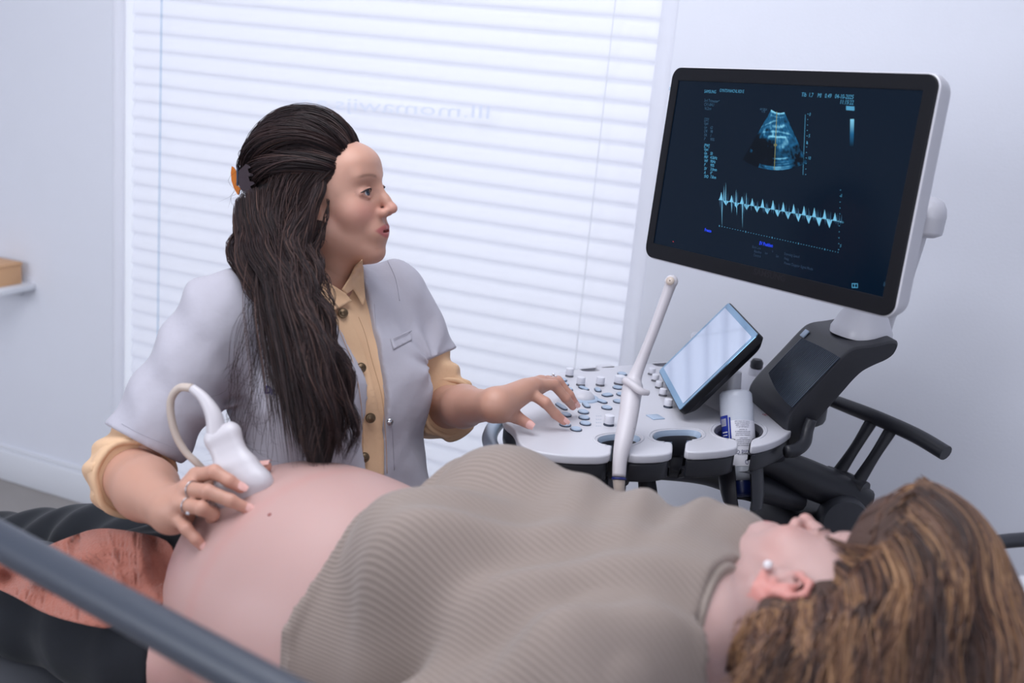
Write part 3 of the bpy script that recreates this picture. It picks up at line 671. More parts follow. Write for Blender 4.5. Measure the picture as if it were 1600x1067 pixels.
# fan-shaped echo picture: apex above, rows are depth
pn = rng.random((24, 40))
def vnoise(S, T_, a, b_):
    x = S*a % 39; y = T_*b_ % 23; i = x.astype(int); j = y.astype(int); fx_ = x-i; fy = y-j; fx_ = fx_*fx_*(3-2*fx_); fy = fy*fy*(3-2*fy)
    i2 = (i+1) % 40; j2 = (j+1) % 24
    return (pn[j, i]*(1-fx_)+pn[j, i2]*fx_)*(1-fy)+(pn[j2, i]*(1-fx_)+pn[j2, i2]*fx_)*fy
def fan_xy(s, t):
    a = math.radians(-29+58*s); r = 23+t*90; return 1216.5+r*math.sin(a)*.92-r*.05, 153+r*math.cos(a)+(s-.5)*4
def fan_col(S, T_):
    v = .16+.30*vnoise(S, T_, 9, 20)+.34*vnoise(S, T_, 31, 23)-.20+.10*np.random.default_rng(2).random(len(S))
    def arc(t0, s0, s1, wdt, amp, curve=0):
        return amp*np.exp(-((T_-t0-curve*(S-.5)**2)/wdt)**2)*(1/(1+np.exp(-(S-s0)*40)))*(1/(1+np.exp((S-s1)*40)))
    v += arc(.01, 0, 1, .02, .8)+arc(.08, .1, .9, .012, .3)+arc(.25, .3, .8, .03, .55, -.3)+arc(.33, .1, .9, .02, .45, .5)+arc(.42, .3, .75, .015, .65, .3)+arc(.14, .0, .5, .015, .4, .8)
    v += arc(.80, .45, .72, .012, .6)+arc(.86, .45, .75, .012, .3)+arc(.95, .3, .75, .014, .45)+arc(.98, .35, .72, .01, .35)+arc(.90, .5, .75, .01, .25)
    r1 = np.hypot((S-.24)/.13, (T_-.37)/.09); v += .34*np.exp(-((r1-1)/.3)**2)*(.4+1.2*vnoise(S, T_, 17, 21))-.25*np.exp(-(r1/.7)**2)
    r2 = np.hypot((S-.62)/.13, (T_-.5)/.10); v += .22*np.exp(-((r2-1)/.35)**2)*(.4+1.2*vnoise(S, T_, 19, 17))+.15*np.exp(-(r2)**2)
    v -= .55*(1/(1+np.exp(-(T_-.5)*25)))*(1/(1+np.exp((S-.48)*25)))*(1-.8*(T_ > .93)*(S > .25))
    v -= .25*(1/(1+np.exp(-(T_-.62)*25)))*(1/(1+np.exp(-(S-.72)*25)))
    v += .35*np.exp(-((S-.05)/.03)**2)*(vnoise(S, T_, 5, 19) > .6)*(T_ > .5)
    return ramp(v)
colgrid('echo_picture', fan_xy, 90, 80, fan_col)
# doppler trace: baseline from (1123,312) to (1312,346)
wv_ = MB(); dm = MB()
def base_y(x): return 312+(x-1123)*.182
for k in range(12):
    x = 1127+k*15.9*1.0+(k*.25); by = base_y(x)
    h = [13, 11, 12, 12, 14, 15, 15, 15, 15, 15, 15, 13][k]
    quadp(wv_, [(x-3.5, base_y(x-3.5)), (x-1.6, by-h*.45), (x, by-h), (x+1.2, by-h*.6), (x+2.6, base_y(x+2.6))], -.0005)
    x2 = x+7.2; by = base_y(x2); h2 = [7, 8, 8, 9, 9, 10, 11, 12, 12, 13, 13, 8][k]
    if k < 11: quadp(wv_, [(x2-4.5, base_y(x2-4.5)), (x2+4.5, base_y(x2+4.5)), (x2+2, by+h2*.6), (x2+.4, by+h2), (x2-2, by+h2*.55)], -.0005)
    for j in range(6):
        xx = x+2.5+rng.random()*8; hh = (rng.random()*.6+.4)*(14 if k > 2 else 22); quadp(dm, [(xx-.5, base_y(xx)), (xx+.5, base_y(xx)), (xx+.1, base_y(xx)-hh)], -.0004)
        xx = x-3+rng.random()*12; hh = (rng.random()*.6+.4)*(9 if k > 2 else 22); quadp(dm, [(xx-.5, base_y(xx)), (xx+.5, base_y(xx)), (xx+.1, base_y(xx)+hh)], -.0004)
for (x, h) in ((1131, -24), (1134, -30), (1150, -22), (1166, -20), (1128, 42), (1160, 38), (1151, 20), (1143, 18)):
    quadp(wv_, [(x-.7, base_y(x)), (x+.7, base_y(x)), (x+.1, base_y(x)+h)], -.0005)
quadp(wv_, [(1123, 311.4), (1316, 346.2), (1316, 347.2), (1123, 312.4)], -.0005)
wv_.build('doppler_trace', MT['e_bright'], scr, False); dm.build('doppler_trace_faint', MT['e_dim'], scr, False)
V, F = text_vf('SAMSUNG', .014, MP(1201, 434, .0018), mX, mY, mN, 'CENTER', xs=1.1, bold=.0003); mk('bezel_lettering', V, F, mat('bezel_ink', RGB(30, 30, 36), .45, spec=.25), bez, False)

# ------------------------------------------------------------ endocavity probe standing in the console holder
pc = [(P(1049, 440, 1.715), .0098), (P(1044, 455, 1.72), .0088), (P(1020, 520, 1.735), .0082), (P(1002, 565, 1.745), .0092), (P(992, 590, 1.745), .0115), (P(989, 605, 1.74), .0165), (P(986, 620, 1.735), .0165), (P(982, 650, 1.715), .0155), (P(975, 685, 1.69), .0145), (P(969, 715, 1.675), .0115), (P(967, 745, 1.668), .0105)]
prb = empty('endocavity_probe', 'slim white wand-shaped ultrasound probe standing upright in the console holder', 'ultrasound probe', P(967, 745, 1.668))
mk('probe_shaft', *tube_vf([a for a, _ in pc], [r for _, r in pc], 20, 60), MT['probe'], prb, True)
mk('probe_tip', *lathe_vf(P(1049, 440, 1.715)-CD*.0, (-.05, -.95, .3), [(.0005, .0085), (.006, .0075), (.0098, .003), (.0108, 0), (.0098, -.003), (.006, -.0075), (.0005, -.0085)], 24, False), MT['probe'], prb, True)
mk('tip_window', *lathe_vf(P(1049, 440, 1.712), (-.05, -.95, .3), [(.0068, .007), (.0066, .0088), (.001, .0092)], 24, False), MT['probe_cap'], prb, True)
fl = MB()
fl.add(*tube_vf([P(976, 594, 1.735), P(988, 601, 1.722), P(1001, 611, 1.715), P(1013, 614, 1.72)], [.0062, .0065, .0062, .0045], 10, 16))
fl.build('finger_guard', MT['probe'], prb, True)
mk('probe_ring', *lathe_vf(P(967, 747, 1.668), P(966, 770, 1.664)-P(967, 747, 1.668), [(.0108, -.001), (.0112, 0), (.0112, .002), (.0100, .003)], 24), MT['navy_ink'], prb)
cabp = [P(967, 748, 1.668), P(968, 770, 1.668), P(972, 800, 1.68), P(975, 850, 1.7), P(960, 930, 1.76), P(930, 1010, 1.85)]
mk('probe_cable_boot', *tube_vf(cabp[:3], [.0098, .008, .006], 14, 14), MT['probe_cap'], prb, True)
mk('probe_cable', *tube_vf(cabp[2:], .0035, 10, 30), MT['probe_cap'], prb, True)
# lettering up the probe grip
pa, pb_ = P(976, 695, 1.674), P(986, 664, 1.694)
ldir = nrm(pb_-pa); fac = nrm(CAM-pa); yd = nrm(np.cross(fac, ldir))
V, F = text_vf('SAMSUNG', .0082, pa-fac*0.0+CR*.0065-ldir*.000, ldir, yd, None, xs=.85)
def onprobe(V): return V
mk('probe_lettering', np.array(V), F, MT['black_ink'], prb, False)

# ------------------------------------------------------------ gel bottle upside down in the round holder
gb = M3(cb[0], cb[1], .88)-MBv*.002; gaxis = nrm(P(1150, 612, 1.885)-P(1160, 770, 1.845)); cap0 = P(1159.5, 777, 1.845)
gel = empty('gel_bottle', 'clear gel bottle with blue and white label, upside down in the round holder', 'bottle', cap0)
GR = .0284
Hn = np.linalg.norm(P(1150, 612, 1.885)-cap0)
gx, gy, gz = basis(gaxis, CAM-gb)
mk('bottle_body', *lathe_vf(cap0, gaxis, [(.014, .026), (.02, .028), (GR*.93, .034), (GR, .042), (GR, .07), (GR, Hn-.012), (GR*.98, Hn-.005), (GR*.88, Hn-.0005), (GR*.70, Hn+.0008), (GR*.55, Hn-.003), (GR*.1, Hn-.004)], 40), MT['gel'], gel, 45)
mk('bottle_cap', *lathe_vf(cap0, gaxis, [(.0145, 0), (.018, .002), (.0195, .006), (.0200, .024), (.0190, .027), (.009, .0275)], 32), MT['navy_cap'], gel, 40)
MT['gelfill'] = mat('clear_gel', RGB(196, 206, 226), .15, trans=.2)
mk('gel_fill', *lathe_vf(cap0, gaxis, [(.013, .029), (.018, .032), (GR*.9, .038), (GR*.94, .046), (GR*.95, .072), (GR*.95, Hn-.045), (GR*.7, Hn-.05), (GR*.1, Hn-.048)], 32), MT['gelfill'], gel, 45)
# label as a curved sheet; angle 0 = towards the camera
toc = CAM-gb; toc = toc-gaxis*(toc@gaxis); toc = nrm(toc); rt = nrm(np.cross(gaxis, toc))
if rt@CR < 0: rt = -rt
def cyl(x, y, r=GR+.0004): return cap0+gaxis*y+r*(math.cos(x/r)*toc+math.sin(x/r)*rt)
def sheet(xa, xb, ya, yb, r, n=24):
    V = []; F = []
    for x in np.linspace(xa, xb, n):
        V.append(cyl(x, ya, r)); V.append(cyl(x, yb, r))
    for i in range(n-1): F.append((2*i, 2*i+2, 2*i+3, 2*i+1))
    return V, F
lb = mk('bottle_label', *sheet(-.013, .042, .050, .128, GR+.0004), MT['label_white'], gel, True)
mk('label_blue_field', *sheet(-.040, -.0165, .062, .138, GR+.0005), MT['label_blue'], gel, True)
mk('label_blue_stripe', *sheet(-.0145, -.0115, .062, .134, GR+.0007), MT['label_blue'], gel, True)
lt_ = MB()
for (xa, xb, ya, yb) in ((-.034, -.0205, .120, .1325), (-.031, -.0185, .108, .110), (-.03, -.019, .103, .1045), (-.03, -.019, .097, .098), (-.03, -.02, .09, .091)):
    lt_.add(*sheet(xa, xb, ya, yb, GR+.0009, 6))
lt_.build('label_white_print', MT['label_white'], gel, True)
bars = MB()
for k in range(7): bars.add(*sheet(-.033+k*.0018, -.0322+k*.0018, .1205, .132, GR+.0012, 2))
bars.build('label_bars', MT['navy_ink'], gel, True)
def cyltext(mb, s, size, xc, yc, xs=.9):
    def put(V):
        V = np.array(V); w_ = (V[:, 0].max()+V[:, 0].min())/2
        return np.array([cyl(xc-(v[0]-w_)*xs, yc-v[1], GR+.0008) for v in V])
    V, F = text_vf(s, size, put, (1, 0, 0), (0, 1, 0)); mb.add(V, F)
tx = MB()
cyltext(tx, 'ultrasound Gel', .0095, .0150, .077); cyltext(tx, 'O', .012, .012, .0605, .7)
tx.build('label_title', MT['navy_ink'], gel, False)
tx = MB(); rr = random.Random(3)
for k in range(13):
    s = ''.join(rr.choice('aeinorstuld  m') for _ in range(24 if k not in (4, 8) else 12)); cyltext(tx, s, .0036, .009, .0855+k*.0032+(.0015 if k > 4 else 0)+(.0015 if k > 8 else 0), .72)
cyltext(tx, 'clear conductive', .004, .008, .0705, .8)
tx.build('label_small_print', MT['grey_ink'], gel, False)
# white tubs behind the tablet
for i, (px, py, t, r, h, lbl) in enumerate(((1093, 575, 2.13, .0245, .075, 'white round paper roll standing behind the tilted touch tablet'),)):
    c = P(px, py, t); c[2] = ZT+.0
    rl = empty('paper_roll', lbl, 'paper roll', c)
    mk('roll_body', *lathe_vf(c, MZ, [(r*.97, 0), (r, .002), (r, h*1.2-.003), (r*.96, h*1.2), (r*.4, h*1.2), (r*.36, h*1.2-.004)], 32), MT['white_matte'], rl)

for _n in ('screen_text', 'screen_dim_text', 'screen_blue_text', 'screen_menu_text', 'screen_marks', 'doppler_trace', 'doppler_trace_faint', 'speaker_ribs', 'printed_scale', 'label_small_print', 'label_title', 'label_bars', 'label_white_print', 'probe_lettering', 'red_emblem', 'bezel_lettering'):
    for _o in bpy.data.objects:
        if _o.name.split('.')[0] == _n: _o['kind'] = 'stuff'

# ------------------------------------------------------------ organic shapes: signed-distance primitives -> one smooth surface
def cap(a, b, ra, rb=None, k=.02, sub=False): return dict(t='c', a=np.array(a, float), b=np.array(b, float), ra=ra, rb=ra if rb is None else rb, k=k, sub=sub)
def ell(c, r, R=None, k=.02, sub=False): return dict(t='e', c=np.array(c, float), r=np.array(r, float), R=np.eye(3) if R is None else np.array(R, float), k=k, sub=sub)
def rbx(c, hs, r, R=None, k=.01, sub=False): return dict(t='b', c=np.array(c, float), h=np.array(hs, float), r=r, R=np.eye(3) if R is None else np.array(R, float), k=k, sub=sub)
def chain(pts, rad, k=.01):
    return [cap(pts[i], pts[i+1], rad[i], rad[i+1], k) for i in range(len(pts)-1)]
def pd(pr, X):
    if pr['t'] == 'c':
        ba = pr['b']-pr['a']; pa = X-pr['a']; h = np.clip((pa@ba)/(ba@ba+1e-12), 0, 1)
        return np.sqrt(((pa-h[..., None]*ba)**2).sum(-1))-(pr['ra']+(pr['rb']-pr['ra'])*h)
    q = (X-pr['c'])@pr['R']
    if pr['t'] == 'e':
        k0 = np.sqrt(((q/pr['r'])**2).sum(-1)); k1 = np.sqrt(((q/pr['r']**2)**2).sum(-1))+1e-9
        return k0*(k0-1)/k1
    q = np.abs(q)-pr['h']+pr['r']
    return np.sqrt((np.maximum(q, 0)**2).sum(-1))+np.minimum(q.max(-1), 0)-pr['r']
def bound(pr):
    if pr['t'] == 'c': return (pr['a']+pr['b'])/2, np.linalg.norm(pr['a']-pr['b'])/2+max(pr['ra'], pr['rb'])
    return pr['c'], (pr['r'].max() if pr['t'] == 'e' else np.linalg.norm(pr['h']))
def comb(D, d, k, sub):
    if sub:
        d = -d; h = np.maximum(k-np.abs(D-d), 0)/k; return np.maximum(D, d)+h*h*k/4
    h = np.maximum(k-np.abs(D-d), 0)/k; return np.minimum(D, d)-h*h*k/4
def field(prims, X, post=None):
    D = np.full(X.shape[:-1], 1.0)
    for pr in prims: D = comb(D, pd(pr, X), pr['k'], pr['sub'])
    return post(X, D) if post else D
def sdf_mesh(prims, h, post=None, pad=.02, margin=.012, lo=None, hi=None):
    B = 8
    bs = [bound(p) for p in prims if not p['sub']]
    L = np.min([c-r for c, r in bs], 0)-pad if lo is None else np.array(lo, float); H = np.max([c+r for c, r in bs], 0)+pad if hi is None else np.array(hi, float)
    bh = B*h; n = np.ceil((H-L)/bh).astype(int)
    gi = np.stack(np.meshgrid(*[np.arange(v) for v in n], indexing='ij'), -1).reshape(-1, 3)
    C = L+(gi+.5)*bh
    Dc = field(prims, C, post); hd = bh*.87
    keep = np.abs(Dc) < hd*1.35+margin; gi = gi[keep]; C = C[keep]
    g = np.stack(np.meshgrid(*[np.arange(B+1)]*3, indexing='ij'), -1).reshape(-1, 3)
    nb = len(gi); D = np.full((nb, len(g)), 1.0)
    for pr in prims:
        c, r = bound(pr); m = np.linalg.norm(C-c, axis=1) < r+hd*2.2+pr['k']+margin+.012
        idx = np.nonzero(m)[0]
        for s in range(0, len(idx), 600):
            ii = idx[s:s+600]; X = L+(gi[ii][:, None, :]*B+g[None])*h
            D[ii] = comb(D[ii], pd(pr, X), pr['k'], pr['sub'])
    if post:
        for s in range(0, nb, 600):
            X = L+(gi[s:s+600][:, None, :]*B+g[None])*h; D[s:s+600] = post(X, D[s:s+600])
    D = D.reshape(nb, B+1, B+1, B+1)
    cs = [(i, j, k) for i in (0, 1) for j in (0, 1) for k in (0, 1)]
    Q = np.stack([D[:, i:B+i, j:B+j, k:B+k] for i, j, k in cs], -1)
    S = Q < 0; act = S.any(-1) & ~S.all(-1)
    bi, ci, cj, ck = np.nonzero(act); Q = Q[bi, ci, cj, ck]; S = S[bi, ci, cj, ck]
    cell = gi[bi]*B+np.stack([ci, cj, ck], 1)
    acc = np.zeros((len(cell), 3)); cnt = np.zeros(len(cell)); co = np.array(cs, float)
    for a in range(8):
        for b_ in range(a+1, 8):
            if np.abs(co[a]-co[b_]).sum() != 1: continue
            m = S[:, a] != S[:, b_]; t = Q[m, a]/(Q[m, a]-Q[m, b_]); acc[m] += co[a]+(co[b_]-co[a])*t[:, None]; cnt[m] += 1
    V = L+(cell+acc/cnt[:, None])*h
    N = n*B+2; key = (cell[:, 0]*N[1]+cell[:, 1])*N[2]+cell[:, 2]; order = np.argsort(key); sk = key[order]
    def find(c):
        k_ = (c[:, 0]*N[1]+c[:, 1])*N[2]+c[:, 2]; p = np.searchsorted(sk, k_); p = np.minimum(p, len(sk)-1); return np.where(sk[p] == k_, order[p], -1)
    Fs = []
    for ax, (u_, v_) in enumerate(((1, 2), (2, 0), (0, 1))):
        bcor = {0: 4, 1: 2, 2: 1}[ax]; m = S[:, 0] != S[:, bcor]; c = cell[m]; s0 = S[m, 0]
        e1 = np.zeros(3, int); e1[u_] = 1; e2 = np.zeros(3, int); e2[v_] = 1
        q = np.stack([np.nonzero(m)[0], find(c-e1), find(c-e1-e2), find(c-e2)], 1)
        ok = (q >= 0).all(1); q = q[ok]; s0 = s0[ok]; q[~s0] = q[~s0][:, ::-1]; Fs.append(q)
    return V, np.vstack(Fs)
def smoothV(V, F, it=2, lam=.5):
    e = np.vstack([F[:, [0, 1]], F[:, [1, 2]], F[:, [2, 3]], F[:, [3, 0]]]); n = len(V)
    cnt = np.bincount(e[:, 0], minlength=n)+np.bincount(e[:, 1], minlength=n)+1e-9
    for _ in range(it):
        A = np.stack([np.bincount(e[:, 0], V[e[:, 1], d], minlength=n)+np.bincount(e[:, 1], V[e[:, 0], d], minlength=n) for d in range(3)], 1)/cnt[:, None]
        V = V+(A-V)*lam
    return V
def drop_islands(V, F, nmin=400):
    lab = np.arange(len(V)); e = np.vstack([F[:, [0, 1]], F[:, [1, 2]], F[:, [2, 3]]])
    while True:
        m = np.minimum(lab[e[:, 0]], lab[e[:, 1]]); new = lab.copy(); np.minimum.at(new, e[:, 0], m); np.minimum.at(new, e[:, 1], m); new = new[new]
        if (new == lab).all(): break
        lab = new
    u_, inv, cnt = np.unique(lab, return_inverse=True, return_counts=True); keep = cnt[inv] >= nmin; idx = np.cumsum(keep)-1
    return V[keep], idx[F[keep[F[:, 0]]]]
def organic(name, jobs, mt, parent, colfn=None, sm=1, origin=None, clean=False):
    """jobs: list of (prims, cell size, post); joined into one mesh"""
    Vs = []; Fs = []; n = 0
    for (pr, h, post) in jobs:
        V, F = sdf_mesh(pr, h, post)
        if clean: V, F = drop_islands(V, F, 3000)
        V = smoothV(V, F, sm) if sm else V
        Vs.append(V); Fs.append(F+n); n += len(V)
    V = np.vstack(Vs); F = np.vstack(Fs); me = fastmesh(name, V, F, 4)
    if colfn is not None: setcol(me, colfn(V))
    me.update(); o = link_mesh(name, me, mt, parent, True, origin); o['_n'] = 0; del o['_n']
    return o, (V, F)
def bvh(VF): return BVHTree.FromPolygons([Vector(v) for v in VF[0]], [tuple(f) for f in VF[1].tolist()])
def hit(tree, px, py):
    """first surface point seen from the camera at a photo position, with its normal"""
    v = ray(px, py); loc, no, i, d = tree.ray_cast(Vector(CAM), Vector(v))
    if loc is None: return None, None
    no = np.array(no); 
    if no@v > 0: no = -no
    return np.array(loc), no
def fbm(X, s, seed=0, oct=3):
    r_ = np.random.default_rng(seed); out = 0; a = 1
    for o in range(oct):
        for _ in range(3):
            d = nrm(r_.normal(size=3)); out = out+a*np.sin((X@d)*s+r_.random()*7+1.7*np.sin((X@nrm(r_.normal(size=3)))*s*.6+r_.random()*7))
        a *= .5; s *= 2.03
    return out/4
def sstep(x, a, b): t = np.clip((x-a)/(b-a), 0, 1); return t*t*(3-2*t)

# ---- head: local axes x = towards subject's left ear... (either side), y = face, z = crown
class Head:
    def __init__(s, C, F, U, sc=1.0):
        s.C = np.array(C, float); s.F = nrm(F); U = np.array(U, float); s.U = nrm(U-s.F*(U@s.F)); s.S = np.cross(s.F, s.U); s.sc = sc
        s.R = np.stack([s.S, s.F, s.U], 1)
    def w(s, x, y, z): return s.C+s.R@(np.array([x, y, z])*s.sc)
    def loc(s, X): return (X-s.C)@s.R/s.sc
    def prims(s, mouth_open=.0, ears=True):
        w = s.w; q = s.sc; R = s.R
        def E(x, y, z, a, b, c, k, sub=False, rot=None):
            return ell(w(x, y, z), np.array([a, b, c])*q, R if rot is None else R@rot, k*q, sub)
        P_ = [E(0, -.014, .034, .074, .096, .083, .02), E(0, .022, -.002, .062, .068, .078, .03), E(0, .042, -.045, .048, .047, .058, .03)]
        P_ += [E(0, .062, .052, .050, .034, .030, .03)]
        P_ += [cap(w(0, .072, -.100), w(0, .070, -.094), .0165*q, .018*q, .022*q)]
        for x in (-1, 1):
            P_ += [cap(w(x*.050, .006, -.052), w(x*.012, .064, -.098), .016*q, .014*q, .022*q), cap(w(x*.056, -.005, -.03), w(x*.050, .006, -.054), .016*q, .016*q, .02*q)]
            P_ += [E(x*.037, .058, -.026, .022, .021, .021, .022)]
            P_ += [cap(w(x*.010, .086, .030), w(x*.040, .076, .033), .008*q, .007*q, .016*q)]
            P_ += [E(x*.031, .102, .006, .017, .018, .0125, .014, True)]
            P_ += [E(x*.031, .0740, .0045, .0150, .0142, .0122, .005)]
            P_ += [cap(w(x*.017, .0860, .0015), w(x*.031, .0900, .0105), .0020*q, .0022*q, .004*q), cap(w(x*.031, .0900, .0105), w(x*.046, .0800, .0045), .0022*q, .002*q, .004*q)]
            P_ += [cap(w(x*.018, .0855, -.0005), w(x*.032, .0882, -.0035), .0018*q, .0020*q, .005*q), cap(w(x*.032, .0882, -.0035), w(x*.046, .0795, .0025), .002*q, .0018*q, .005*q)]
            P_ += [E(x*.0312, .0905, .0035, .0140, .0074, .0058, .003, True)]
        P_ += [cap(w(0, .088, .022), w(0, .1035, -.012), .0075*q, .0075*q, .012*q), cap(w(0, .1035, -.012), w(0, .1145, -.028), .0076*q, .0082*q, .008*q), E(0, .1125, -.0280, .0088, .0088, .0076, .006)]
        for x in (-1, 1):
            P_ += [E(x*.0125, .1000, -.0335, .0075, .0105, .0075, .007)]
            P_ += [E(x*.0068, .1065, -.0400, .0035, .0055, .0035, .004, True)]
        P_ += [E(0, .082, -.064, .030, .018, .022, .015)]
        g = mouth_open
        for x in (-1, 1):
            P_ += [cap(w(x*.0290, .0745, -.0610), w(x*.006, .0955, -.0590), .0026*q, .0046*q, .006*q), cap(w(x*.006, .0955, -.059), w(0, .0952, -.0598), .0046*q, .0044*q, .004*q)]
            P_ += [cap(w(x*.0280, .0740, -.0625-g*.2), w(0, .0925, -.0715-g), .0028*q, .0056*q, .006*q)]
        P_ += [cap(w(-.024, .0830, -.0630), w(0, .0930, -.0655), .0014*q, .0014*q, .003*q, True), cap(w(0, .0930, -.0655), w(.024, .0830, -.0630), .0014*q, .0014*q, .003*q, True), cap(w(-.013, .0945, -.0648-g*.4), w(.013, .0945, -.0648-g*.4), (.0012+g*.6)*q, (.0012+g*.6)*q, .002*q, True), ell(w(0, .097, -.0650-g*.4), np.array([.013, .009, .0014+g*.6])*q, R, .002*q, True)]
        P_ += [E(0, .103, -.0505, .0035, .005, .006, .005, True)]
        if ears:
            for x in (-1, 1):
                P_ += s.ear(x)
        return P_
    def ear(s, x):
        w = s.w; q = s.sc; a = []
        pts = [(.074, .010, -.012), (.079, .008, .010), (.084, -.002, .024), (.088, -.017, .023), (.090, -.024, .008), (.087, -.020, -.010), (.082, -.010, -.024), (.077, .002, -.029), (.074, .008, -.020)]
        for i in range(len(pts)-1):
            p0, p1 = pts[i], pts[i+1]; r0 = .0042 if i < 6 else .0058
            a.append(cap(w(x*p0[0], p0[1], p0[2]), w(x*p1[0], p1[1], p1[2]), r0*q, r0*q, .004*q))
        ap = [(.078, -.004, .012), (.084, -.012, .004), (.082, -.010, -.010), (.078, -.001, -.018)]
        for i in range(3): a.append(cap(w(x*ap[i][0], *ap[i][1:]), w(x*ap[i+1][0], *ap[i+1][1:]), .0036*q, .0036*q, .004*q))
        a.append(cap(w(x*.073, -.006, -.006), w(x*.080, -.013, 0), .012*q, .011*q, .006*q))
        a.append(ell(w(x*.083, -.004, -.003), np.array([.006, .0065, .009])*q, s.R, .004*q, True))
        return a
def blend(base, col, m): return base*(1-m[:, None])+np.array(col)[None]*m[:, None]
SK = np.array(RGB(194, 148, 129)[:3]); SKP = np.array(RGB(190, 155, 150)[:3])
def head_colour(hd, X, C, lip=RGB(178, 98, 98)[:3], blush=RGB(214, 148, 136)[:3], eye=None):
    L = hd.loc(X); x, y, z = np.abs(L[:, 0]), L[:, 1], L[:, 2]
    C = blend(C, blush, .55*np.exp(-(((x-.042)/.022)**2+((z+.028)/.02)**2))*(y > .02))
    C = blend(C, blush, .4*np.exp(-((x/.014)**2+((z+.030)/.014)**2))*(y > .09))
    lipm = sstep(-np.sqrt((x/.0290)**2+((z+.0655-.003*(x/.028)**2)/(.0125-.006*(x/.028)**2))**2), -1.08, -.85)*(y > .068)
    C = blend(C, lip, .9*lipm)
    eyem = sstep(-np.sqrt(((x-.031)/.020)**2+((z-.004)/.009)**2), -1.25, -.8)*(y > .07)
    C = blend(C, np.array(RGB(150, 104, 94)[:3]), .35*eyem)
    bz = .0330-9*(x-.036)**2
    brow = sstep(-np.abs(z-bz), -.0036, -.0010)*sstep(x, .010, .018)*(1-sstep(x, .044, .056))*(y > .05)
    C = blend(C, np.array(RGB(96, 66, 56)[:3]), .5*brow)
    return C
def eyeball(hd, side, parent, look=(0, 0)):
    c = hd.w(side*.031, .0755, .0035); q = hd.sc
    dv = hd.R@nrm([side*.02+look[0], 1, look[1]])
    ob = mk('eyeball', *lathe_vf(c, dv, [(.0128*q*math.sin(a), .0128*q*math.cos(a)) for a in np.linspace(PI*.98, .02, 16)], 24, False), MT['eye_white'], parent, True)
    mk('iris', *lathe_vf(c, dv, [(.0062*q, .0117*q), (.0058*q, .0124*q), (.0028*q, .0130*q)], 24, False), MT['iris'], ob, True)
    mk('upper_lashes', *tube_vf([hd.w(side*(a+.0004), b+.0028, c+.0010) for a, b, c in ((.0185, .0835, .0028), (.0245, .0875, .0075), (.031, .0890, .0088), (.0385, .0860, .0078), (.0455, .0795, .0045), (.0485, .0775, .0042))], [.0004, .0010, .0013, .0014, .0011, .0004], 6, 20), MT['lash'], parent, True)
    mk('pupil', *lathe_vf(c, dv, [(.0030*q, .01295*q), (.0002, .0132*q)], 20, False), MT['pupil'], ob, True)
MT['eye_white'] = mat('eye_white', RGB(215, 208, 210), .2); MT['iris'] = mat('iris', RGB(72, 84, 100), .2); MT['pupil'] = mat('pupil', RGB(10, 10, 12), .1); MT['lash'] = mat('lashes', RGB(34, 24, 26), .7)
MT['skin'] = mat('skin', RGB(212, 172, 158), .48, attr='Col', sss=.12, bump=(420, .12, .0006), vary=.03)

# ---- strands: tapering three-sided hairs following guide lines
def strands(guides, width, name, mt, parent, cols=None, sides=3):
    G = np.asarray(guides, float); n, m, _ = G.shape           # n strands, m points
    T = np.gradient(G, axis=1); T /= np.linalg.norm(T, axis=2)[..., None]+1e-9
    up = nrm([.3, .2, .93]); X = np.cross(T, up); X /= np.linalg.norm(X, axis=2)[..., None]+1e-9; Y = np.cross(T, X)
    tt = np.linspace(0, 1, m); taper = np.clip(np.minimum(1, (1-tt)*5+.12), .1, 1)*np.clip(.5+tt*8, 0, 1)
    W = (np.asarray(width)*np.ones(n))[:, None]*taper[None]
    V = np.stack([G+W[..., None]*(math.cos(a)*X+math.sin(a)*Y) for a in (0, 2.1, 4.2)], 2)   # n,m,3,3
    base = (np.arange(n)[:, None]*m+np.arange(m-1)[None]).ravel()*3
    F = np.concatenate([np.stack([base+k, base+(k+1) % 3, base+3+(k+1) % 3, base+3+k], 1) for k in range(3)])
    me = fastmesh(name, V.reshape(-1, 3), F, 4)
    if cols is not None: setcol(me, np.repeat(np.asarray(cols), m*3, axis=0))
    return link_mesh(name, me, mt, parent, True)
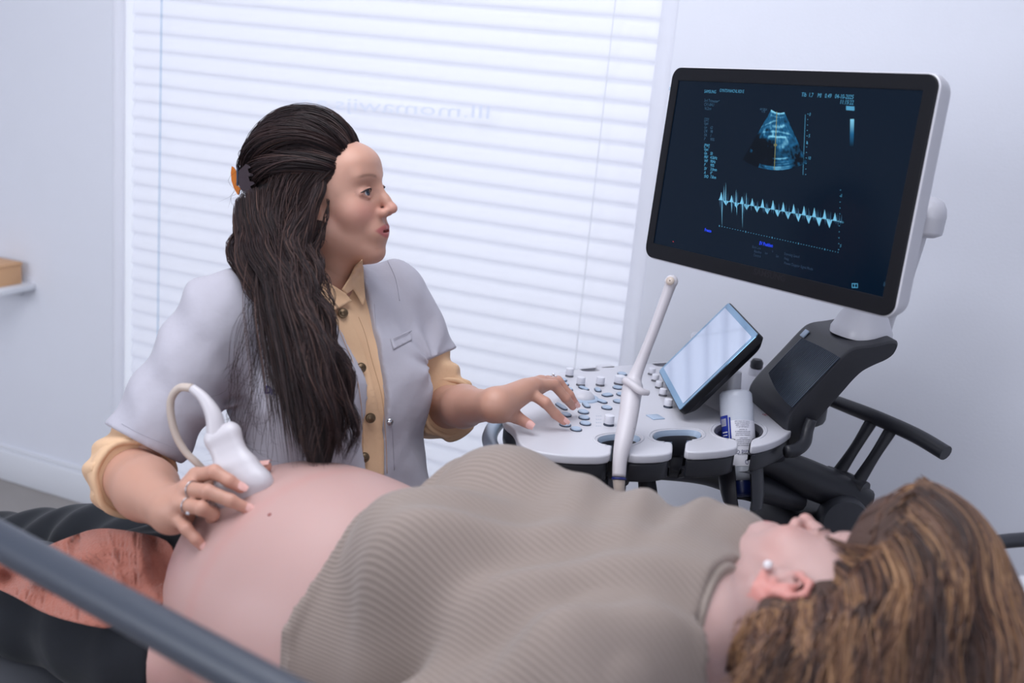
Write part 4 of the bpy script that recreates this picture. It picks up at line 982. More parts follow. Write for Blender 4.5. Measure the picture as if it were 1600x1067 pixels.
def lock(pts, rad, n, m=26, wave=.0, wl=.12, seed=0, flat=1.0, hollow=.35, up=None, cut=.15):
    """n strands inside a tapering lock whose centre line passes through pts"""
    r_ = np.random.default_rng(seed); q = smooth_path(np.hstack([np.array(pts, float), np.array(rad, float)[:, None]]), m)
    C = q[:, :3]; R_ = np.abs(q[:, 3]); T, X, Y = frames(C)
    if up is not None:
        up = np.array(up, float); Y = up-T*(T@up)[:, None]; Y /= np.linalg.norm(Y, axis=1)[:, None]; X = np.cross(Y, T)
    a = r_.random(n)*2*PI; rr_ = np.sqrt(hollow+(1-hollow)*r_.random(n)); s = np.concatenate([[0], np.cumsum(np.linalg.norm(np.diff(C, axis=0), axis=1))])
    out = np.zeros((n, m, 3)); ph = r_.random(n)*.9+np.floor(a/(2*PI)*7)*1.3; wa = wave*(.5+r_.random(n))
    fr = 1-cut*r_.random(n)
    for i in range(n):
        st = fr[i]; ss = np.linspace(0, s[-1]*st, m)
        Ci = np.stack([np.interp(ss, s, C[:, d]) for d in range(3)], 1); Xi = np.stack([np.interp(ss, s, X[:, d]) for d in range(3)], 1); Yi = np.stack([np.interp(ss, s, Y[:, d]) for d in range(3)], 1); Ri = np.interp(ss, s, R_)
        tw = a[i]+.25*np.sin(ss*9+ph[i]); w1 = wa[i]*np.sin(ss/wl*2*PI+ph[i]); w2 = wa[i]*np.cos(ss/wl*2*PI*.93+ph[i]*1.7)
        g = np.minimum(ss/.06, 1)
        out[i] = Ci+Xi*(Ri*rr_[i]*np.cos(tw)+w1*g)[:, None]+Yi*(flat*Ri*rr_[i]*np.sin(tw)+w2*g)[:, None]
    return out

# ============================================================ the patient, lying on the couch
ph_ = nrm([.98, -.19, 0]); pl_ = nrm([-.19, -.98, 0]); PO = np.array([-.722, 1.223, 0])+pl_*.035
def PP(s, l, z): return PO+ph_*s+pl_*l+np.array([0, 0, z])
PRt = np.stack([ph_, pl_, np.array([0, 0, 1.])], 1)
if np.linalg.det(PRt) < 0: PRt = PRt  # reflection is harmless for ellipsoids
def pell(s, l, z, a, b, c, k=.04, tilt=0, sub=False):
    R_ = np.array([[math.cos(tilt), 0, -math.sin(tilt)], [0, 1, 0], [math.sin(tilt), 0, math.cos(tilt)]])
    return ell(PP(s, l, z), (a, b, c), PRt@R_, k, sub)
PH = Head(P(1237, 915, 1.165)-0*CD, (.03, .74, .66), (.91, .10, .36), 1.0)
# put the near ear where the photo shows it
def _fit_head():
    e = PH.w(.086, -.008, 0); e2 = PH.w(-.086, -.008, 0)
    near_ = e if (e-CAM)@CD < (e2-CAM)@CD else e2
    PH.C += P(1228, 912, 1.15)-near_
_fit_head()
PNS = 1 if ((PH.w(.08, 0, 0)-CAM)@CD) < ((PH.w(-.08, 0, 0)-CAM)@CD) else -1     # which side is the near ear
TORSO = [pell(-.02, .0, .695, .205, .195, .190, .05), pell(.10, 0, .705, .20, .175, .175, .06, .1), pell(-.17, 0, .60, .16, .185, .11, .04),
         pell(.28, .0, .785, .20, .165, .125, .06, .3), pell(.42, .0, .83, .15, .165, .105, .06, .25),
         pell(.235, -.085, .885, .085, .075, .072, .05), pell(.245, .085, .875, .085, .075, .072, .05),
         cap(PP(.515, -.135, .875), PP(.51, .13, .865), .062, .060, .05), pell(.40, -.09, .875, .13, .08, .066, .05)]
NECKB = PP(.565, -.005, .872); NA = nrm(ph_+np.array([0, 0, .18])+pl_*-.05)
arm_near = chain([PP(.495, .165, .845), PP(.30, .245, .70), PP(.20, .27, .62)], [.058, .048, .042], .03)
arm_far = chain([PP(.505, -.165, .868), PP(.30, -.235, .74), PP(.22, -.22, .66)], [.056, .046, .042], .03)
NECK = [cap(NECKB, PH.w(0, -.025, -.055), .056, .052, .03), cap(PP(.52, .01, .87), PP(.57, .0, .875), .06, .056, .03)]
patient = empty('person', 'patient lying on the couch in ribbed taupe top lifted over a bare pregnant belly', 'person', PP(0, 0, .50))
pbody = TORSO+arm_near+arm_far+NECK
def pat_col(X):
    n = fbm(X, 22, 5, 2)
    C = np.repeat(SKP[None], len(X), 0)*(1+.03*n[:, None])
    q = (X-PO)@PRt
    C = blend(C, RGB(206, 158, 146)[:3], .35*sstep(-q[:, 2], -.80, -.60))
    C = blend(C, RGB(186, 120, 138)[:3], .5*np.clip(fbm(X, 60, 9, 2), 0, 1)*np.exp(-(((q[:, 0]+.17)/.05)**2)))
    m_, _ = None, None
    C = blend(C, RGB(200, 130, 120)[:3], .16*np.exp(-((np.sin(q[:, 0]*18+q[:, 1]*5)*.03)/.006)**2)*(q[:, 0] < .1))
    C = head_colour(PH, X, C, RGB(190, 110, 110)[:3])
    L = PH.loc(X); em = sstep(np.abs(L[:, 0]), .078, .086)*(np.abs(L[:, 1]+.006) < .03)*(L[:, 2] > -.032)*(np.abs(L[:, 2]) < .045)*(np.abs(L[:, 0]) < .1)
    return blend(C, RGB(224, 132, 120)[:3], .55*em)
fa_n = chain([PP(.20, .27, .62), PP(.08, .285, .575), PP(-.03, .28, .565)], [.040, .034, .024], .02)
fa_f = chain([PP(.22, -.22, .66), PP(.10, -.225, .62), PP(.0, -.22, .60)], [.040, .034, .024], .02)
def rest_hand(w_, sd):
    out = []
    for i in range(4):
        m_ = w_+ph_*-.085+pl_*(sd*(.028-.018*i))+MZ*-.008; out.append(cap(w_+ph_*-.012, m_, .017, .0115, .012)); k_ = [.036, .042, .038, .030][i]
        out += chain([m_, m_-ph_*k_-MZ*.004, m_-ph_*(k_*1.6)-MZ*.016, m_-ph_*(k_*2.0)-MZ*.026], [.0095, .0086, .0076, .0066], .003)
    out += chain([w_-ph_*.02+pl_*sd*.012, w_-ph_*.055+pl_*sd*.038-MZ*.008, w_-ph_*.09+pl_*sd*.048-MZ*.016], [.0145, .0115, .0085], .004)
    return out
pb, pVF = organic('body', [(pbody, .0052, None), (fa_n+rest_hand(PP(-.03, .28, .565), -1), .0035, None), (fa_f+rest_hand(PP(.0, -.22, .60), 1), .0035, None), (PH.prims(.0)+NECK, .0024, None)], MT['skin'], patient, pat_col)
for sd in (-1, 1): eyeball(PH, sd, patient)
mk('stud_earring', *lathe_vf(PH.w(PNS*.086, .009, -.024)-PH.S*0, PH.S*PNS, [(.0005, -.003), (.004, -.002), (.0055, .001), (.004, .0045), (.0005, .006)], 16, False), mat('pearl', RGB(240, 236, 240), .15), patient, True)
mk('navel_mole', *lathe_vf(*[(lambda h: h)(0)]*0 or (PP(-.12, .06, .86), (0, 0, 1)), [(.002, 0), (.001, .001)], 8), mat('mole', RGB(150, 90, 84), .6), patient, True) if False else None

# shirt: everything of the torso headwards of the hem, pushed outwards with soft folds
MT['shirt'] = mat('taupe_rib_knit', RGB(150, 136, 130), .88, sheen=.25)
nt = MT['shirt'].node_tree; bs = nt.nodes['Principled BSDF']
at = nt.nodes.new('ShaderNodeAttribute'); at.attribute_name = 'rib'
mth = nt.nodes.new('ShaderNodeMath'); mth.operation = 'SINE'; mul = nt.nodes.new('ShaderNodeMath'); mul.operation = 'MULTIPLY'; mul.inputs[1].default_value = 2*PI/.0048
nt.links.new(at.outputs['Fac'], mul.inputs[0]); nt.links.new(mul.outputs[0], mth.inputs[0])
bp = nt.nodes.new('ShaderNodeBump'); bp.inputs['Strength'].default_value = .35; bp.inputs['Distance'].default_value = .0009
nt.links.new(mth.outputs[0], bp.inputs['Height']); nt.links.new(bp.outputs[0], bs.inputs['Normal'])
mr = nt.nodes.new('ShaderNodeMapRange'); mr.inputs[1].default_value = -1; mr.inputs[2].default_value = 1
rp = nt.nodes.new('ShaderNodeMix'); rp.data_type = 'RGBA'; rp.inputs[6].default_value = RGB(136, 123, 116); rp.inputs[7].default_value = RGB(154, 140, 132)
nt.links.new(mth.outputs[0], mr.inputs[0]); nt.links.new(mr.outputs[0], rp.inputs[0]); nt.links.new(rp.outputs[2], bs.inputs['Base Color'])
def shirt_fold(q):
    s, l, z = q[..., 0], q[..., 1], q[..., 2]
    f = .0085*np.sin((s*.9+l*.75)*52+3*np.sin(l*9))*sstep(l, -.05, .12)*sstep(s, .12, .3)       # diagonal drags towards the near armpit
    f += .0065*np.sin((s-.4*l)*60+2*np.sin(s*14))*sstep(-l, -.10, .1)*sstep(s, .26, .36)*(1-sstep(s, .46, .52))
    f += .0012*np.sin(s*95-l*30+2.0*np.sin(l*25))*(1-sstep(s, .05, .16))                           # gathered hem
    f += .006*np.sin((l*.8-s*.25)*48+np.sin(s*20))*sstep(l, .02, .15)
    return f
HEM = .135
def shirt_post(X, D):
    q = (X-PO)@PRt
    s, l, z = q[..., 0], q[..., 1], q[..., 2]
    d = D-.0115-np.maximum(shirt_fold(q), -.008)-.0045*np.exp(-((s-HEM-.010+.030*sstep(l, .0, .2))/.009)**4)
    hem = (HEM+.008*np.sin(l*9+1)-.030*sstep(l, .0, .2))-s
    d = np.maximum(d, hem+.0*d)
    nk = (X-NECKB)@NA; nr = np.linalg.norm((X-NECKB)-nk[..., None]*NA, axis=-1)
    d = np.maximum(d, nk-.010-3.5*np.maximum(nr-.085, 0))
    # sleeves end at mid upper arm
    sl = np.maximum(.235-s, -(np.abs(l)-.20)); d = np.where((np.abs(l) > .19) & (s < .32), np.maximum(d, .225-s), d)
    return d
shirt_prims = TORSO+[cap(p['a'], p['b'], p['ra']+.008, p['rb']+.010, .035) for p in (arm_near[0], arm_far[0])]+[cap(NECKB-ph_*.06, NECKB+NA*.02, .070, .064, .03)]
shirt_prims = [dict(p) for p in shirt_prims]
V, F = sdf_mesh(shirt_prims, .0042, shirt_post); V, F = drop_islands(V, F, 3000); V = smoothV(V, F, 2)
q = (V-PO)@PRt; rib = np.arctan2(q[:, 1], q[:, 2]-.62)*.235+.02*np.sin(q[:, 0]*7)
me = fastmesh('ribbed_top', V, F, 4); at_ = me.attributes.new('rib', 'FLOAT', 'POINT'); at_.data.foreach_set('value', rib.astype(np.float32))
shirt = link_mesh('ribbed_top', me, MT['shirt'], patient, True); shirtVF = (V, F)
# collar: a band round the neck
na_ = NA
def collar_post(X, D):
    nk = (X-NECKB)@na_; q = (X-PO)@PRt
    return np.maximum(np.maximum(D-.0008*np.sin(np.arctan2(q[..., 1]+.0, q[..., 2]-.87)*60), nk-.016), -.026-nk)
V, F = sdf_mesh([cap(NECKB-na_*.06, NECKB+na_*.04, .092, .068, .01)], .0028, collar_post); V = smoothV(V, F, 2)
me = fastmesh('collar', V, F, 4); link_mesh('collar', me, mat('taupe_collar', RGB(150, 137, 129), .88, sheen=.25), shirt, True)

# trousers and legs
MT['trouser'] = mat('black_trouser_cloth', RGB(20, 24, 32), .92, bump=(300, .2, .001), sheen=.1)
def tro_post(X, D):
    q = (X-PO)@PRt; s, l, z = q[..., 0], q[..., 1], q[..., 2]
    d = D-.007-.004*np.sin(s*50+l*30+2*np.sin(l*17))-.003*fbm(q, 40, 3, 2)
    return np.maximum(d, s-(-.19-.04*sstep(z, .60, .75)+.05*sstep(l, .0, .2)))
legs = [pell(-.25, 0, .60, .17, .195, .115, .05), cap(PP(-.30, -.10, .59), PP(-.64, -.11, .525), .095, .072, .05), cap(PP(-.30, .10, .59), PP(-.66, .13, .525), .098, .074, .05),
        cap(PP(-.64, -.11, .525), PP(-1.04, -.11, .40), .070, .045, .03), cap(PP(-.66, .13, .525), PP(-1.06, .13, .40), .072, .045, .03)]
trou, trVF = organic('trousers', [(legs+[TORSO[2]], .006, tro_post)], MT['trouser'], patient, None, 2)
for sd, z in ((-.11, .39), (.13, .39)):
    mk('shoe', *tube_vf([PP(-1.04-.03*(sd > 0), sd, z), PP(-1.10-.03*(sd > 0), sd, z-.01), PP(-1.13-.03*(sd > 0), sd, z+.08), PP(-1.14-.03*(sd > 0), sd, z+.16)], [.042, .045, .04, .028], 14, 16), MT['black'], patient, True)
shirtT = bvh(shirtVF); bodyT = bvh(pVF); trT = bvh(trVF)

# ---- hair flowing over a skull: quadratic sweep on an enlarged skull, then free fall
class Skull:
    def __init__(s, hd, pad=.0): s.hd = hd; s.c = np.array([0, -.016, .034]); s.r = np.array([.076, .098, .086])+pad
    def pt(s, d, off): d = nrm(d); return s.hd.w(*(s.c+d*(s.r+off)))
    def sweep(s, d0, dm, d1, m, o0, o1):
        d0, dm, d1 = nrm(d0), nrm(dm), nrm(d1); out = []
        for t in np.linspace(0, 1, m):
            out.append(s.pt(d0*(1-t)**2+2*dm*t*(1-t)+d1*t*t, o0+(o1-o0)*t))
        return np.array(out)
MT['hair_brown'] = mat('brown_hair', RGB(110, 76, 58), .42, attr='Col', spec=.6)
MT['hair_base'] = mat('brown_hair_base', RGB(74, 52, 44), .7, bump=(120, .6, .003))
SKU = Skull(PH); sg = PNS
hb_pr = [ell(PH.w(0, -.026, .042), (.0755, .094, .086), PH.R, .02), ell(PH.w(sg*.025, -.06, .0), (.07, .07, .10), PH.R, .04),
         ell(PH.w(0, .10, -.03), (.085, .085, .095), PH.R, .015, True), ell(PH.w(sg*.09, .010, -.02), (.035, .030, .045), PH.R, .012, True)]
for (a_, b_, ra_, rb_) in ((P(1385, 1010, 1.13), P(1340, 1130, 1.08), .05, .06), (P(1490, 1030, 1.14), P(1450, 1130, 1.12), .070, .055), (P(1340, 1110, 1.08), P(1310, 1150, 1.08), .05, .045)): hb_pr.insert(0, cap(a_, b_, ra_, rb_, .04))
hb_pr.insert(0, ell(P(1418, 930, 1.20), (.092, .10, .112), np.stack([CR, CD, CU], 1), .03))
def push_out(G, prims, lay):
    G = np.asarray(G, float); n, m, _ = G.shape; X = G.reshape(-1, 3); L_ = np.repeat(np.asarray(lay), m)
    for _ in range(3):
        d = field(prims, X); need = d < L_
        if not need.any(): break
        Y = X[need]; e = 1e-3; g = np.stack([field(prims, Y+np.eye(3)[k]*e)-field(prims, Y-np.eye(3)[k]*e) for k in range(3)], 1); g /= np.linalg.norm(g, axis=1)[:, None]+1e-9
        X[need] = Y+g*(L_[need]-d[need])[:, None]
    G = X.reshape(n, m, 3)
    for _ in range(3): G[:, 1:-1] = (G[:, :-2]+2*G[:, 1:-1]+G[:, 2:])/4
    return G
V, F = sdf_mesh(hb_pr, .005); V = smoothV(V, F, 2); me = fastmesh('hair', V, F, 4); phair = link_mesh('hair', me, MT['hair_base'], patient, True)
r_ = np.random.default_rng(5); Gs = []; Cs = []
hl = [(-.9, .35, .30), (-.55, .75, .62), (0, .80, .72), (sg*.45, .82, .62), (sg*.74, .66, .42), (sg*.88, .44, .10), (sg*.95, .18, .12), (sg*.95, -.12, .0), (sg*.80, -.35, -.42), (sg*.60, -.5, -.7)]
hl = np.array([nrm(v) for v in hl])
ends = [P(1605, 1110, 1.14), P(1580, 1120, 1.12), P(1545, 1120, 1.08), P(1470, 1130, 1.05), P(1395, 1130, 1.02), P(1335, 1130, 1.0), P(1290, 1120, 1.0), P(1240, 1110, 1.0), P(1190, 1100, 1.01), P(1150, 1090, 1.02)]
mids = [P(1556, 945, 1.20), P(1546, 938, 1.16), P(1520, 935, 1.10), P(1485, 940, 1.06), P(1430, 955, 1.03), P(1370, 975, 1.02), P(1320, 985, 1.02), P(1270, 1000, 1.03), P(1220, 1008, 1.04), P(1185, 1012, 1.05)]
tops = [P(1440, 755, 1.30), P(1445, 760, 1.25), P(1440, 775, 1.19), P(1425, 805, 1.13), P(1400, 840, 1.10), P(1365, 880, 1.09), P(1320, 925, 1.10), P(1275, 955, 1.11), P(1235, 965, 1.12), P(1200, 970, 1.12)]
tops2 = [P(1515, 835, 1.28), P(1510, 842, 1.22), P(1498, 848, 1.15), P(1480, 870, 1.09), P(1435, 900, 1.06), P(1380, 930, 1.05), P(1325, 960, 1.05), P(1272, 980, 1.06), P(1230, 990, 1.07), P(1195, 990, 1.08)]
hl_i = lambda t: smooth_path(hl, 2) if 0 else None
hlS = smooth_path(hl, 200); enS = smooth_path(ends, 200); toS = smooth_path(tops, 200); t2S = smooth_path(tops2, 200); miS = smooth_path(mids, 200)
gold = np.array(RGB(176, 134, 96)[:3]); brn = np.array(RGB(112, 78, 60)[:3]); drk = np.array(RGB(56, 38, 34)[:3])
for i in range(5200):
    t = r_.random(); k = int(t*199); row = r_.random()
    d0 = nrm(hlS[k]+np.array([0, -.9, .5])*row*.75*(1 if t < .75 else .3)); off = .012+.014*r_.random()
    a = SKU.pt(d0, .004+.004*r_.random()); crown = nrm(d0+np.array([sg*.15, -.55, .85 if t < .75 else .1])*.62)
    b = SKU.pt(crown, off+.006)
    kk = min(199, max(0, int(k+2.5*r_.normal())))
    mm_ = miS[kk]+r_.normal(size=3)*.005; e = enS[kk]+r_.normal(size=3)*.009
    cl = math.sin(t*41)+.6*math.sin(t*97+row*5)
    w_ = .007*math.sin(t*60+1)
    sw_ = SKU.sweep(d0, nrm(d0+crown), crown, 4, .006, off+.004)
    ctr_ = PH.w(0, -.016, .034); pre = [sw_[0], sw_[1]+nrm(sw_[1]-ctr_)*.010, sw_[2]+nrm(sw_[2]-ctr_)*.012, sw_[3]+nrm(sw_[3]-ctr_)*.008]
    j_ = r_.normal(size=3)*.004; pre = ([sw_[0], sw_[1]+nrm(sw_[1]-ctr_)*.008] if row < .5 or t > .7 else [])+[toS[kk]+j_, t2S[kk]+j_]
    g = smooth_path(pre+[mm_+CR*w_, (mm_+e)/2+CR*(.012*math.sin(t*33)), e], 26); Gs.append(g)
    v = np.clip(.42+.36*cl+.12*r_.normal(), 0, 1); c = drk+(brn-drk)*min(1, v*2) if v < .5 else brn+(gold-brn)*(v-.5)*2
    Cs.append(c)
Gs = push_out(Gs, hb_pr, .002+.016*r_.random(len(Gs)))
strands(Gs, .00105, 'hair_strands', MT['hair_brown'], phair, Cs); bpy.data.objects['hair_strands']['kind'] = 'stuff'

# terracotta towel tucked along the waistband
mole_c, mole_n = hit(bodyT, 421, 804)
mk('mole', *lathe_vf(mole_c-mole_n*.001, mole_n, [(.0030, 0), (.0026, .0015), (.0012, .0022), (.0002, .0024)], 12, False), mat('mole', RGB(150, 92, 88), .6), patient, True)
MT['towel'] = mat('terracotta_terry', RGB(162, 102, 88), .95, bump=(260, .9, .003), sheen=.25, vary=.06)
tw_px = [(-30, 866), (60, 858), (110, 838), (150, 824), (200, 828), (275, 845), (270, 900), (262, 945), (228, 950), (206, 946), (180, 985), (130, 976), (70, 960), (20, 930), (-40, 905)]
def surf_patch(poly, trees, off, step=6.0, fold=None, thick=.004, grow=0):
    """cloth cut to a photo-space outline and laid on the surfaces beneath it, with real thickness"""
    poly = np.array(poly, float); bm = bmesh.new(); vs = [bm.verts.new((p[0], p[1], 0)) for p in poly]; bm.faces.new(vs)
    bmesh.ops.triangulate(bm, faces=bm.faces[:])
    for _ in range(12):
        le = [e for e in bm.edges if e.calc_length() > step*1.4]
        if not le: break
        bmesh.ops.subdivide_edges(bm, edges=le, cuts=1); bmesh.ops.triangulate(bm, faces=[f for f in bm.faces if len(f.verts) > 3])
    bmesh.ops.beautify_fill(bm, faces=bm.faces[:], edges=[e for e in bm.edges if not e.is_boundary])
    V2, F2 = bmout(bm); V2 = np.array(V2)[:, :2]; D = np.full(len(V2), np.nan)
    for i, (x, y) in enumerate(V2):
        ts = []
        for T_ in trees:
            loc, no = hit(T_, x, y)
            if loc is not None: ts.append((loc-CAM)@CD)
        if ts: D[i] = min(ts)
    e = set()
    for f in F2:
        for a, b_ in zip(f, f[1:]+f[:1]): e.add((a, b_)); e.add((b_, a))
    e = np.array(list(e)); bad = np.isnan(D); D[bad] = np.nanmedian(D) if (~bad).any() else 1.5
    for k in range(200 if bad.any() else 0):
        A = np.bincount(e[:, 0], D[e[:, 1]], minlength=len(D))/np.maximum(np.bincount(e[:, 0], minlength=len(D)), 1); D[bad] = A[bad]
    for k in range(grow):
        D0 = D.copy(); np.minimum.at(D, e[:, 0], D0[e[:, 1]])
    for k in range(3):
        A = np.bincount(e[:, 0], D[e[:, 1]], minlength=len(D))/np.maximum(np.bincount(e[:, 0], minlength=len(D)), 1); D = np.minimum(D, .4*D+.6*A)
    D = D-off
    if fold is not None: D = D-fold(V2[:, 0], V2[:, 1])
    Va = np.array([P(x, y, t) for (x, y), t in zip(V2, D)]); Vb = np.array([P(x, y, t+thick) for (x, y), t in zip(V2, D)]); n = len(Va)
    F = [tuple(f) for f in F2]+[tuple(i+n for i in f[::-1]) for f in F2]
    es = set()
    for f in F2:
        for a, b_ in zip(f, f[1:]+f[:1]):
            if (b_, a) in es: es.discard((b_, a))
            else: es.add((a, b_))
    F += [(a, b_, b_+n, a+n)[::-1] for a, b_ in es]
    return np.vstack([Va, Vb]), F
def tfold(x, y): return .011*np.sin(x*.030+y*.075+1.6*np.sin(x*.021+y*.02))+.006*np.sin(x*.07-y*.045+2*np.sin(x*.03))+.0015*np.sin(x*.9)*np.sin(y*.8)
V, F = surf_patch(chaikin(tw_px, 2), [trT], .014, 6, tfold, .012, 6)
towel = mk('towel', V, F, MT['towel'], None, True, origin=PP(-.22, 0, .80)); tag(towel, 'crumpled terracotta terry towel tucked along the patient\'s waistband', 'towel')

# couch
couch = empty('examination_couch', 'examination couch under the patient with dark grey padding and side rails', 'couch', PP(-.1, 0, 0))
CRm = PRt
def pbox(s, l, z, a, b, c, bev, R=None): return box_vf(PP(s, l, z), (a, b, c), PRt if R is None else R, bev, 3)
tl = .19
CL = .07
Rt = PRt@np.array([[math.cos(tl), 0, -math.sin(tl)], [0, 1, 0], [math.sin(tl), 0, math.cos(tl)]])
mk('seat_pad', *pbox(-.25, CL, .46, .80, .54, .09, .03), MT['vinyl'], couch)
Rl = PRt@np.array([[math.cos(.3), 0, -math.sin(.3)], [0, 1, 0], [math.sin(.3), 0, math.cos(.3)]])
mk('leg_pad', *box_vf(PP(-.92, CL, .37), (.56, .54, .08), Rl, .03, 3), MT['vinyl'], couch)
mk('backrest_pad', *box_vf(PP(.44, CL, .655), (.84, .54, .09), Rt, .03, 3), MT['vinyl'], couch)
mk('under_frame', *pbox(-.1, CL, .39, 1.3, .44, .05, .01), MT['white'], couch)
mk('base_plate', *pbox(-.1, CL+.04, .06, 1.2, .40, .08, .02), MT['white'], couch)
mk('lift_post', *pbox(-.1, CL, .25, .30, .28, .34, .02), MT['white_matte'], couch)
r0 = PZ(-60, 812, .945); r1 = PZ(455, 1095, .945)
rl_ = [r0-(r1-r0)*.3, r0, (r0+r1)/2, r1, r1+(r1-r0)*.25]
rl_2 = np.array(rl_)
rail = mk('side_rail', *tube_vf(rl_2, .0185, 20, 24), MT['rail'], couch, True)
for f in (-.25, 1.2):
    b0 = r0+(r1-r0)*f; mk('rail_post', *tube_vf([b0, b0-MZ*.25-pl_*.02, PP((b0-PO)@ph_, .34, .46)], .014, 12, 10), MT['rail'], couch, True)
fr0 = PZ(1500, 856, .90); 
hb_ = [PP(.66, -.26, .70), P(1470, 866, 1.55), P(1540, 850, 1.55), P(1600, 843, 1.55), P(1700, 838, 1.55), P(1800, 850, 1.52), P(1850, 930, 1.48), PP(.96, -.24, .80)]
mk('headrest_bar', *tube_vf(hb_, .0105, 14, 48), MT['railtop'], couch, True)
pil = empty('pillow', 'white pillow under the patient\'s head at the right edge', 'pillow', PP(.80, 0, .80))
Rp = PRt@np.array([[math.cos(.19), 0, -math.sin(.19)], [0, 1, 0], [math.sin(.19), 0, math.cos(.19)]])
pv, pf = sdf_mesh([rbx(PP(.84, .0, .822), (.20, .27, .034), .03, Rp, .02), ell(PP(.84, .0, .825), (.17, .24, .055), Rp, .05), ell(PP(.90, -.20, .895), (.15, .11, .078), Rp, .07), cap(PP(.86, -.15, .85), PP(.92, -.2, .87), .05, .05, .05), ell(PH.w(0, 0, .03), (.11, .12, .12), PH.R, .04, True)], .008, None)
me = fastmesh('pillow_case', smoothV(pv, pf, 3), pf, 4); link_mesh('pillow_case', me, MT['pillow'], pil, True)

# ============================================================ the clinician, seated behind the couch
DH = Head(P(513, 294, 1.75), (.975, .14, .22), (-.10, .02, 1), .915)
_s = 1 if ((DH.w(.08, 0, 0)-CAM)@CD) < ((DH.w(-.08, 0, 0)-CAM)@CD) else -1
DH.C += P(488, 337, 1.68)-DH.w(_s*.082, .002, -.024)
SN, SF = P(348, 492, 1.69), P(612, 468, 1.93)
dL = SF-SN; dL[2] = 0; dL = nrm(dL); dF = np.array([dL[1], -dL[0], 0.0]); MSH = (SN+SF)/2
if dF[0] < 0: dF = -dF
HIP = P(545, 850, 1.83); dU = nrm(MSH-HIP); dFo = nrm(dF-dU*(dF@dU)); dLo = np.cross(dFo, dU)
if dLo@dL < 0: dLo = -dLo
DRt = np.stack([dLo, dFo, dU], 1)
def DP(l, f, u): return MSH+DRt@np.array([l, f, u], float)
def dell(l, f, u, a, b, c, k=.04, sub=False): return ell(DP(l, f, u), (a, b, c), DRt, k, sub)
NBD = DP(0, -.01, .055)
DT = [dell(0, .0, -.10, .155, .100, .15, .05), dell(-.008, .01, -.28, .146, .098, .17, .06), dell(0, .0, -.44, .165, .115, .12, .06),
      dell(.075, .075, -.15, .058, .050, .058, .05), dell(-.075, .075, -.15, .058, .050, .058, .05),
      cap(DP(0, -.01, .03), DP(.13, -.01, -.01), .048, .052, .04), cap(DP(0, -.01, .03), DP(-.13, -.01, -.01), .048, .052, .04)]
EN, WN = P(200, 738, 1.63), P(268, 800, 1.455)
EF, WF = P(690, 636, 1.93), PZ(772, 633, .93)
UPN = chain([SN, EN], [.050, .038], .03); UPF = chain([SF, EF], [.044, .034], .03)
FON = chain([EN, EN*.55+WN*.45, WN], [.046, .043, .0275], .02); FOF = chain([EF, EF*.55+WF*.45, WF], [.041, .033, .0225], .02)
DNECK = [cap(NBD, DH.w(0, -.022, -.05), .055, .050, .03), cap(DP(0, .035, .02), DH.w(0, .015, -.085), .030, .034, .03)]
# hands, joint by joint
def finger(pts, rad): return chain(pts, rad, .0035)
# far hand on the console
fm = [PZ(821, 609, .943), PZ(835, 602, .948), PZ(846, 598, .945), PZ(856, 598, .938)]
HF = []
HF += finger([fm[0], PZ(852, 629, .928), PZ(868, 647, .908), PZ(881, 658, .896)], [.0098, .0088, .0078, .0068])
HF += finger([fm[1], PZ(866, 601, .944), PZ(884, 622, .922), PZ(895, 635, .903)], [.0098, .0088, .0078, .0066])
HF += finger([fm[2], PZ(873, 597, .940), PZ(890, 617, .920), PZ(899, 631, .903)], [.0092, .0082, .0072, .0062])
HF += finger([fm[3], PZ(872, 594, .922), PZ(880, 604, .904)], [.0085, .0074, .006])
HF += finger([WF+(fm[0]-WF)*.1+np.array([0, 0, -.012]), PZ(786, 645, .918), PZ(806, 651, .906), PZ(827, 663, .897)], [.0160, .0125, .0105, .0078])
palmF = [cap(WF*.9+fm[i]*.1, fm[i], .0190 if i in (1, 2) else .017, .0125, .012) for i in range(4)]+[cap(PZ(786, 643, .920), fm[0], .013, .010, .014)]
HANDF = palmF+HF
# near hand holding the probe on the belly
nm = [P(307, 744, 1.452), P(292, 764, 1.432), P(281, 787, 1.428), P(274, 806, 1.432)]
HN = []
HN += finger([nm[0], P(335, 737, 1.432), P(358, 751, 1.428), P(376, 762, 1.432)], [.0105, .0096, .0086, .0074])
HN += finger([nm[1], P(324, 768, 1.408), P(360, 782, 1.408), P(388, 795, 1.418)], [.0105, .0096, .0086, .0072])
HN += finger([nm[2], P(314, 794, 1.400), P(333, 803, 1.415), P(330, 810, 1.436)], [.0100, .0094, .0086, .0074])
HN += finger([nm[3], P(291, 826, 1.410), P(306, 842, 1.408), P(317, 854, 1.412)], [.0090, .0082, .0074, .0064])
HN += finger([P(290, 775, 1.475), P(345, 745, 1.500), P(385, 732, 1.502), P(415, 729, 1.492)], [.0150, .0118, .0105, .0084])
palmN = [cap(WN*.92+nm[i]*.08, nm[i], .0200 if i in (1, 2) else .018, .0125, .012) for i in range(4)]
HANDN = palmN+HN
dr = empty('person', 'dark-haired clinician in a white coat, seated and looking up at the screen', 'person', (HIP[0], HIP[1], .46))
